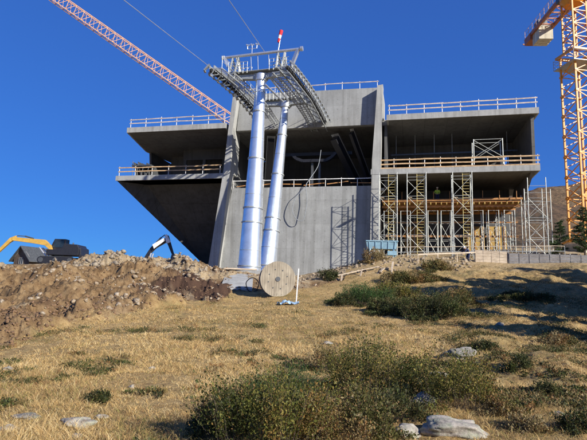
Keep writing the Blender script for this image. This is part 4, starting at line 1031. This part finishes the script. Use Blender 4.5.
# rubble on the spoil heap
def chunk(seed):
    import bmesh
    rd = random.Random(seed); bm = bmesh.new(); n = rd.randint(9,15)
    for _ in range(n):
        v = Vector((rd.gauss(0,1),rd.gauss(0,1),rd.gauss(0,1))).normalized()*rd.uniform(.75,1.05); bm.verts.new(v)
    bmesh.ops.convex_hull(bm, input=bm.verts[:]); bmesh.ops.delete(bm, geom=[v for v in bm.verts if not v.link_faces], context='VERTS')
    bmesh.ops.triangulate(bm, faces=bm.faces[:]); bm.verts.index_update()
    V = np.array([v.co[:] for v in bm.verts]); F = np.array([[v.index for v in f.verts] for f in bm.faces]); bm.free(); return V, F
def rubble(name, label, spots, mat, smin, smax, seed, pw_=2.2):
    base = [chunk(seed*17+k) for k in range(24)]; Vs = []; Fs = []; off = 0; rg = np.random.default_rng(seed)
    z = zg(spots[:,0],spots[:,1])
    for (x,y),zz in zip(spots,z):
        V, F = base[rg.integers(24)]; s = smin+(smax-smin)*rg.random()**pw_; a = rg.random()*6.28; t_ = rg.normal(0,.35)
        Rz = np.array([[cos(a),sin(a),0],[-sin(a),cos(a),0],[0,0,1]]); Rx = np.array([[1,0,0],[0,cos(t_),-sin(t_)],[0,sin(t_),cos(t_)]])
        Vs.append((V*[1,.75+.3*rg.random(),.6+.3*rg.random()]*s)@Rx@Rz+[x,y,zz+s*.15]); Fs.append(F+off); off += len(V)
    o = npmesh(name, np.vstack(Vs), np.vstack(Fs), mat, None, None, False); tag(o, label, 'stones', None, 'stuff')
def scatter(n, y0, y1, x0, x1, f, rg=RNG):
    out = []
    while len(out) < n:
        Y = np.exp(rg.uniform(math.log(y0),math.log(y1),4000)); X = (rg.uniform(x0,x1,4000)-293.5)/500*Y; m_ = rg.random(4000) < f(X,Y)
        out += list(zip(X[m_],Y[m_]))
    return np.array(out[:n])
clump = lambda X, Y, sc, sd: np.clip(fbm(X*sc,Y*sc,3,sd)*2+.35,0,1)
rubble('rubble','pale broken stones scattered over the turned soil',scatter(3600,17,46,-80,225,lambda X,Y: (soilmask(X,Y)>.6)*clump(X,Y,.35,41)*sstep(Y,18,40)),M['rockb'],.03,.24,50,4.5)
rubble('rubble','larger pale blocks heaped along the crest of the spoil',scatter(1000,38,44.5,66,212,lambda X,Y: clump(X,Y,.4,44)),rockmat('heap stone', (.27,.22,.16), (.33,.28,.21)),.03,.34,70,3.4)
rubble('earth_clods','dark brown clods of turned earth on the heap',scatter(12000,14,46,-80,345,lambda X,Y: (soilmask(X,Y)>.25)*(.25+.7*clump(X,Y,.5,47))),plain('earth clod',(.16,.095,.05),.95,0,.35,8),.02,.13,90,3.0)
rubble('rubble','stones in the dirt bank below the ladder scaffolds',scatter(900,38,49,300,472,lambda X,Y: sstep(Y,41,44)*.9),M['rockb'],.03,.28,120,3.5)

# ---------------------------------------------------------------- grass
def grass():
    N = 150000; rg = np.random.default_rng(5)
    Y = np.exp(rg.uniform(math.log(3.6),math.log(48),N)); X = (rg.uniform(-60,650,N)-293.5)/500*Y
    sm = soilmask(X,Y); px = pixX(X,Y); pale = sstep(px,345,365)*sstep(Y,40,44)
    cl = fbm(X*1.1,Y*1.1,4,61)+.5*fbm(X*.3,Y*.3,2,63)
    keep = (rg.random(N) < (1-sm**3)*(1-pale*.8)*np.clip(.78+cl*1.1,.28,1)); X = X[keep]; Y = Y[keep]; cl = cl[keep]
    n = len(X); nb = 6; Zb = zg(X,Y)-.01
    sc = np.clip(Y/9,.75,2.0)            # farther tufts drawn coarser
    X = np.repeat(X,nb); Yr = np.repeat(Y,nb); Zr = np.repeat(Zb,nb); sc = np.repeat(sc,nb); cr = np.repeat(cl,nb); m = len(X)
    a = rg.random(m)*2*pi; r = rg.random(m)*.035*sc; bx = X+np.cos(a)*r; by = Yr+np.sin(a)*r
    tall = np.repeat(.5+rg.random(n)**3*1.5,nb)
    h = (.02+.052*rg.random(m))*tall*(1+.5*np.clip(cr,-.5,1))*(.85+.15*sc); a2 = a+rg.normal(0,.6,m); ln = h*(.4+rg.random(m)*1.6)
    wd = (.0019+.0019*rg.random(m))*sc*1.1; pa = rg.random(m)*pi
    dx = np.cos(pa)*wd; dy = np.sin(pa)*wd; ex_ = np.cos(a2)*ln; ey_ = np.sin(a2)*ln
    V = np.empty((m,5,3)); V[:,0] = np.stack([bx-dx,by-dy,Zr],-1); V[:,1] = np.stack([bx+dx,by+dy,Zr],-1)
    V[:,2] = np.stack([bx+dx*.7+ex_*.35,by+dy*.7+ey_*.35,Zr+h*.65],-1); V[:,3] = np.stack([bx-dx*.7+ex_*.35,by-dy*.7+ey_*.35,Zr+h*.65],-1)
    V[:,4] = np.stack([bx+ex_,by+ey_,Zr+h],-1)
    i0 = np.arange(m)*5; F = np.concatenate([np.stack([i0,i0+1,i0+2],-1),np.stack([i0,i0+2,i0+3],-1),np.stack([i0+3,i0+2,i0+4],-1)])
    pal = np.array([[.64,.47,.21],[.58,.39,.155],[.72,.57,.30],[.42,.27,.115],[.32,.28,.09],[.18,.18,.055],[.26,.125,.055]])
    g = np.repeat(fbm(X[::nb]*.7+8,Yr[::nb]*.7,5,66,.65)*1.5,nb)
    pr = np.stack([.26+.3*np.clip(g,0,1),np.full(m,.30),.10+.3*np.clip(g,0,1),.18+.9*np.clip(-g,0,1),.07+.5*np.clip(-g,0,1),.05+.4*np.clip(-g-.1,0,1),.06+.3*np.clip(-g,0,1)],-1); pr /= pr.sum(1,keepdims=True)
    tuftpick = np.repeat(rg.random(n),nb); u = np.clip(tuftpick*.7+rg.random(m)*.3,0,.999); k = (u[:,None] > np.cumsum(pr,1)).sum(1).clip(0,6)
    t = pal[k]*(.8+.4*rg.random(m))[:,None]; t = np.repeat(t,5,0)
    o = npmesh('dry_grass', V.reshape(-1,3), F, M['blade'], None, t); tag(o, 'straw coloured dry alpine grass covering the foreground slope', 'grass', None, 'stuff')
grass()

# ---------------------------------------------------------------- shrubs
def leaves(cen, dirs, size, tint, rg, ratio=.42):
    n = len(cen); s = dirs/np.linalg.norm(dirs,axis=1,keepdims=True); r = rg.normal(size=(n,3)); x = np.cross(s,r); x /= np.linalg.norm(x,axis=1,keepdims=True)+1e-9
    sz = size*(.6+.8*rg.random(n))[:,None]; V = np.stack([cen,cen+s*sz*.5+x*sz*ratio*.5,cen+s*sz,cen+s*sz*.5-x*sz*ratio*.5],1)
    return V.reshape(-1,3), (np.arange(n)[:,None]*4+np.arange(4)[None]), np.repeat(tint,4,0)
PAL = {'olive':[(.05,.06,.014),(.11,.115,.022),(.16,.145,.03),(.23,.185,.045),(.19,.11,.03),(.09,.10,.02)],
       'green':[(.035,.08,.018),(.06,.115,.025),(.025,.05,.015),(.09,.14,.035),(.035,.065,.02)],
       'rust':[(.08,.08,.022),(.11,.10,.028),(.17,.12,.04),(.22,.12,.045),(.25,.19,.09)],
       'dark':[(.035,.045,.014),(.06,.068,.018),(.028,.035,.012),(.11,.085,.03),(.065,.08,.02)]}
def shrub(px, py, wpx, hpx, kind, label, dens=1., seed=0, name='dwarf_shrub', cat='shrub'):
    rg = np.random.default_rng(seed+100); p = hit(px,min(py,452)); s = p.y/500; W_ = wpx*s/2; H = hpx*s; D_ = W_*.75
    T = thing(name, p, label, cat, 'low heath shrubs on the slope')
    ntw = int(np.clip(W_*D_*pi*330*dens/(p.y/8)**1.3,70,2000)); lsz = .03*max(1,(p.y/8)**.8)
    ang = rg.random(ntw)*2*pi; rad_ = np.sqrt(rg.random(ntw)); lump = 1+.3*np.sin(ang*3+seed)+.18*np.sin(ang*7+seed*2)
    bx = p.x+np.cos(ang)*rad_*W_*.92*lump; by = p.y+W_*.3+np.sin(ang)*rad_*D_*.92*lump; bz = zg(bx,by)
    nd = 11; da = rg.random(nd)*2*pi; dr_ = np.sqrt(rg.random(nd))*.75; dx_ = p.x+np.cos(da)*dr_*W_; dy_ = p.y+W_*.3+np.sin(da)*dr_*D_; dh = .55+.5*rg.random(nd); dw = W_*(.22+.24*rg.random(nd))
    dx_[0] = p.x; dy_[0] = p.y+W_*.3; dh[0] = 1.0; dw[0] = W_*.55
    dd_ = ((bx[:,None]-dx_)**2+(by[:,None]-dy_)**2)/dw**2; prof = np.max(dh*np.sqrt(np.clip(1-dd_,0.0,1)),1); prof = np.maximum(prof,.22*(1-.5*rad_)); hh = H*prof*(.66+.55*rg.random(ntw))
    lean = .35+.3*rg.random(ntw); tx = np.cos(ang)*rad_*hh*lean+rg.normal(0,.12,ntw)*hh; ty = np.sin(ang)*rad_*hh*lean+rg.normal(0,.12,ntw)*hh
    st = MB(); zc0 = zp(p.x,p.y+W_*.3)
    for i in range(0,ntw,3):
        b = Vector((bx[i],by[i],bz[i]-.02)); rc_ = Vector((p.x,p.y+W_*.3,zc0-.12)); e = Vector((bx[i]+tx[i],by[i]+ty[i],bz[i]+hh[i]*.96)); mid = b.lerp(e,.5)+Vector((rg.normal()*.03,rg.normal()*.03,0)); tipx = 1.0 if i%5 else 1.22
        st.path([rc_,b-ZZ*.05,mid,b.lerp(e,tipx)],[.01*s/.015*.5,.006*s/.015*.5,.004*s/.015*.5,.0012],4)
    st.build('stem', M['bark'], T)
    nl = 52; q = np.repeat(np.arange(ntw),nl); f = .22+.82*rg.random(len(q))**.65; sp = .035*max(1,p.y/14)
    cen = np.stack([bx[q]+tx[q]*f,by[q]+ty[q]*f,bz[q]+hh[q]*f],-1)+rg.normal(0,sp,(len(q),3))*[1,1,.6]
    dr = np.stack([tx[q],ty[q],hh[q]],-1); dr /= np.linalg.norm(dr,axis=1,keepdims=True); dr = dr+rg.normal(0,.65,dr.shape)
    pal = np.array(PAL[kind]); kf = 3.2/max(1,p.y/10); tw = np.clip(((fbm(bx*kf,by*kf,3,140+seed,.6)*1.5+.5+rg.normal(0,.10,ntw))*len(pal)).astype(int),0,len(pal)-1); c = pal[np.where(rg.random(len(q)) < .75, tw[q], rg.integers(0,len(pal),len(q)))]*(.7+.6*rg.random(len(q)))[:,None]
    gap = fbm(cen[:,0]*5/max(1,p.y/9),cen[:,1]*5/max(1,p.y/9)+cen[:,2]*4/max(1,p.y/9),3,90+seed) > -.42; cen = cen[gap]; dr = dr[gap]; c = c[gap]
    V, F, t = leaves(cen,dr,lsz*(.5+.8*rg.random((len(cen),1))**2),c,rg,.5 if kind != 'green' else .3)
    npmesh('foliage', V, F, M['leaf'], T, t); return T
SH = [(265,452,125,66,'olive','large olive and rust dwarf shrub at the bottom edge, left of centre'),
 (215,440,56,28,'dark','low dark shrub at the left tip of the foreground thicket'),
 (232,415,44,26,'rust','rusty brown twiggy shrub above the dark left tip of the thicket'),
 (262,402,60,24,'green','bright green juniper sprigs at the top left of the thicket'),
 (300,400,50,32,'green','green juniper mound in the middle of the thicket'),
 (330,372,46,22,'rust','brown sparse shrub at the upper left of the big olive dome'),
 (376,398,112,52,'olive','big olive dome shaped shrub in the centre of the thicket'),
 (352,446,96,48,'rust','tan and olive twiggy shrub at the bottom edge in the centre'),
 (402,424,60,28,'dark','dark green juniper patch beside the grey rock'),
 (467,410,84,50,'olive','round olive shrub on the right above the broad pale rock'),
 (505,418,36,18,'rust','small brown shrub at the right foot of the round olive one'),
 (366,306,60,20,'green','dark green bush on the mid slope below the timber pile'),
 (397,304,56,19,'olive','olive brown bush on the mid slope right of the green bush'),
 (345,307,30,12,'dark','low dark bush at the left end of the mid slope patch'),
 (436,320,78,23,'dark','wide dark green bush at the lower right of the mid slope patch'),
 (398,316,70,15,'dark','low heath in front of the mid slope bushes'),
 (462,306,44,14,'rust','brown heath at the right end of the mid slope patch'),
 (484,352,30,9,'dark','small dark heath clump above the dark grey rock'),
 (556,345,40,8,'rust','brown heath clump near the right edge halfway down'),
 (520,372,26,12,'dark','dark heath clump right of the round olive shrub'),
 (549,398,34,14,'dark','dark heath clump low on the right hand slope'),
 (583,432,40,18,'dark','dark heath clump in the lower right corner'),
 (530,432,40,12,'rust','brown heath tuft at the bottom right'),
 (97,403,16,9,'dark','single small dark tuft in the left grass'),
 (329,281,18,9,'dark','dark bush on the earth bank at the left end of the timber pile'),
 (345,264,16,6,'dark','small dark bush behind the upper end of the timber pile'),
 (374,262,24,10,'rust','brown bush growing right under the blue skip'),
 (438,270,30,8,'rust','brown heath at the top of the bank below the timber handrail'),
 (412,283,60,9,'rust','low brown heath band on the upper slope above the mid slope bushes'),
 (523,300,60,6,'dark','long dark heath band on the right hand slope in the shade')]
for i,(a,b,c,d,k,lb) in enumerate(SH): shrub(a,b,c,d,k,lb,1.,i)
# scattered low heath as ground cover
def heath():
    rg = np.random.default_rng(77); P_ = scatter(3200,5,45,-40,640,lambda X,Y:(soilmask(X,Y)<.2)*np.clip(fbm(X*.8,Y*.8,3,81)*2.2+.85*sstep(pixX(X,Y),330,520)-.52,0,1),rg)
    nl = 46; q = np.repeat(np.arange(len(P_)),nl); sc = np.clip(P_[q,1]/10,.8,3); z = zg(P_[:,0],P_[:,1])[q]
    o_ = rg.normal(0,1,(len(q),3))*np.stack([.06*sc,.06*sc,.02*sc],-1); cen = np.stack([P_[q,0],P_[q,1],z+.03*sc],-1)+o_; cen[:,2] = np.maximum(cen[:,2],z+.005)
    pal = np.array(PAL['dark']+PAL['rust']); c = pal[(rg.integers(0,10,len(P_)))[q]]*(.7+.6*rg.random(len(q)))[:,None]
    dr = np.array([0,0,.8])+rg.normal(0,.6,(len(q),3)); V, F, t = leaves(cen,dr,.026*np.median(sc),c,rg,.45)
    tag(npmesh('heath', V, F, M['leaf'], None, t), 'dark and rusty heath creeping through the dry grass', 'heath', None, 'stuff')
heath()

# ---------------------------------------------------------------- trees
def conifer(p, h, w, label, seed, group=None, nbr=46, name='pine_tree', lf=.13):
    rg = np.random.default_rng(seed); T = thing(name, p, label, 'tree', group)
    MB().path([p-ZZ*.3,p+ZZ*h*.5+Vector((.04*h*.2,0,0)),p+ZZ*h*.97],[.022*h,.014*h,.003*h],8).build('trunk', M['bark'], T)
    br_ = MB(); cen = []; dr = []
    for k in range(nbr):
        f = .08+.9*(k/nbr); z = h*f; a = rg.random()*6.28; ln = w/2*(1-f)**.75*(.65+.5*rg.random())+.12; d = Vector((cos(a),sin(a),rg.uniform(-.15,.35))).normalized(); b = p+ZZ*z; e = b+d*ln
        br_.tube(b,e,.006*h*(1-f)+.01,.004,5)
        for s in np.linspace(.2,1,max(4,int(ln/.09))):
            c = b.lerp(e,float(s)); m = 26
            cen.append(np.array(c)+rg.normal(0,.035*h**.5,(m,3))*[1,1,.6]); dr.append(np.array(d)+rg.normal(0,.6,(m,3))+[0,0,.3])
    br_.build('branch', M['bark'], T); cen = np.vstack(cen); dr = np.vstack(dr)
    pal = np.array([(.04,.07,.028),(.06,.095,.03),(.085,.12,.04),(.03,.05,.022)]); c = pal[rg.integers(0,4,len(cen))]*(.75+.5*rg.random(len(cen)))[:,None]
    V, F, t = leaves(cen,dr,lf,c,rg,.35); npmesh('crown', V, F, M['needle'], T, t); return T
def gpt(x, y): return Vector((x,y,zp(x,y)))
def shade_tree(px, py, t, w, i):
    g = hit(px,py); x = g.x+.731*t; y = g.y-.682*t; top = g.z+.488*t; b = gpt(x,y); h = max(2.5,top-b.z+2.0); w *= 1.25
    conifer(b,h,w,'dark pine beyond the right edge of the photo, shading the grass',40+i,'pines beyond the right edge',110,'pine_tree',.24)
q = atY(561,252,50.5); conifer(gpt(q.x,q.y),3.6,2.2,'small bushy green pine between the end scaffold and the orange crane',1,None,44)
q = atY(585,252,50); conifer(gpt(q.x,q.y),5.0,2.6,'dark pine at the right edge in front of the crane foot',2,None,60)
for i,(px,py,t,w) in enumerate(((445,289,13,4.2),(480,286,13,4.6),(515,284,12,4.6),(550,283,11,4.6),(583,280,9,4.4),(467,303,11.5,3.4),(500,305,10.5,3.6),(535,308,9,3.6),(570,311,7.5,3.4),(545,332,8,1.8),(560,270,13,2.2),(490,292,12,4),(535,291,11,4.2),(575,292,9.5,4.2),(520,316,9.5,2.6),(450,296,13,3.4))):
    shade_tree(px,py,t,w,i)
print('objects', len(bpy.data.objects))
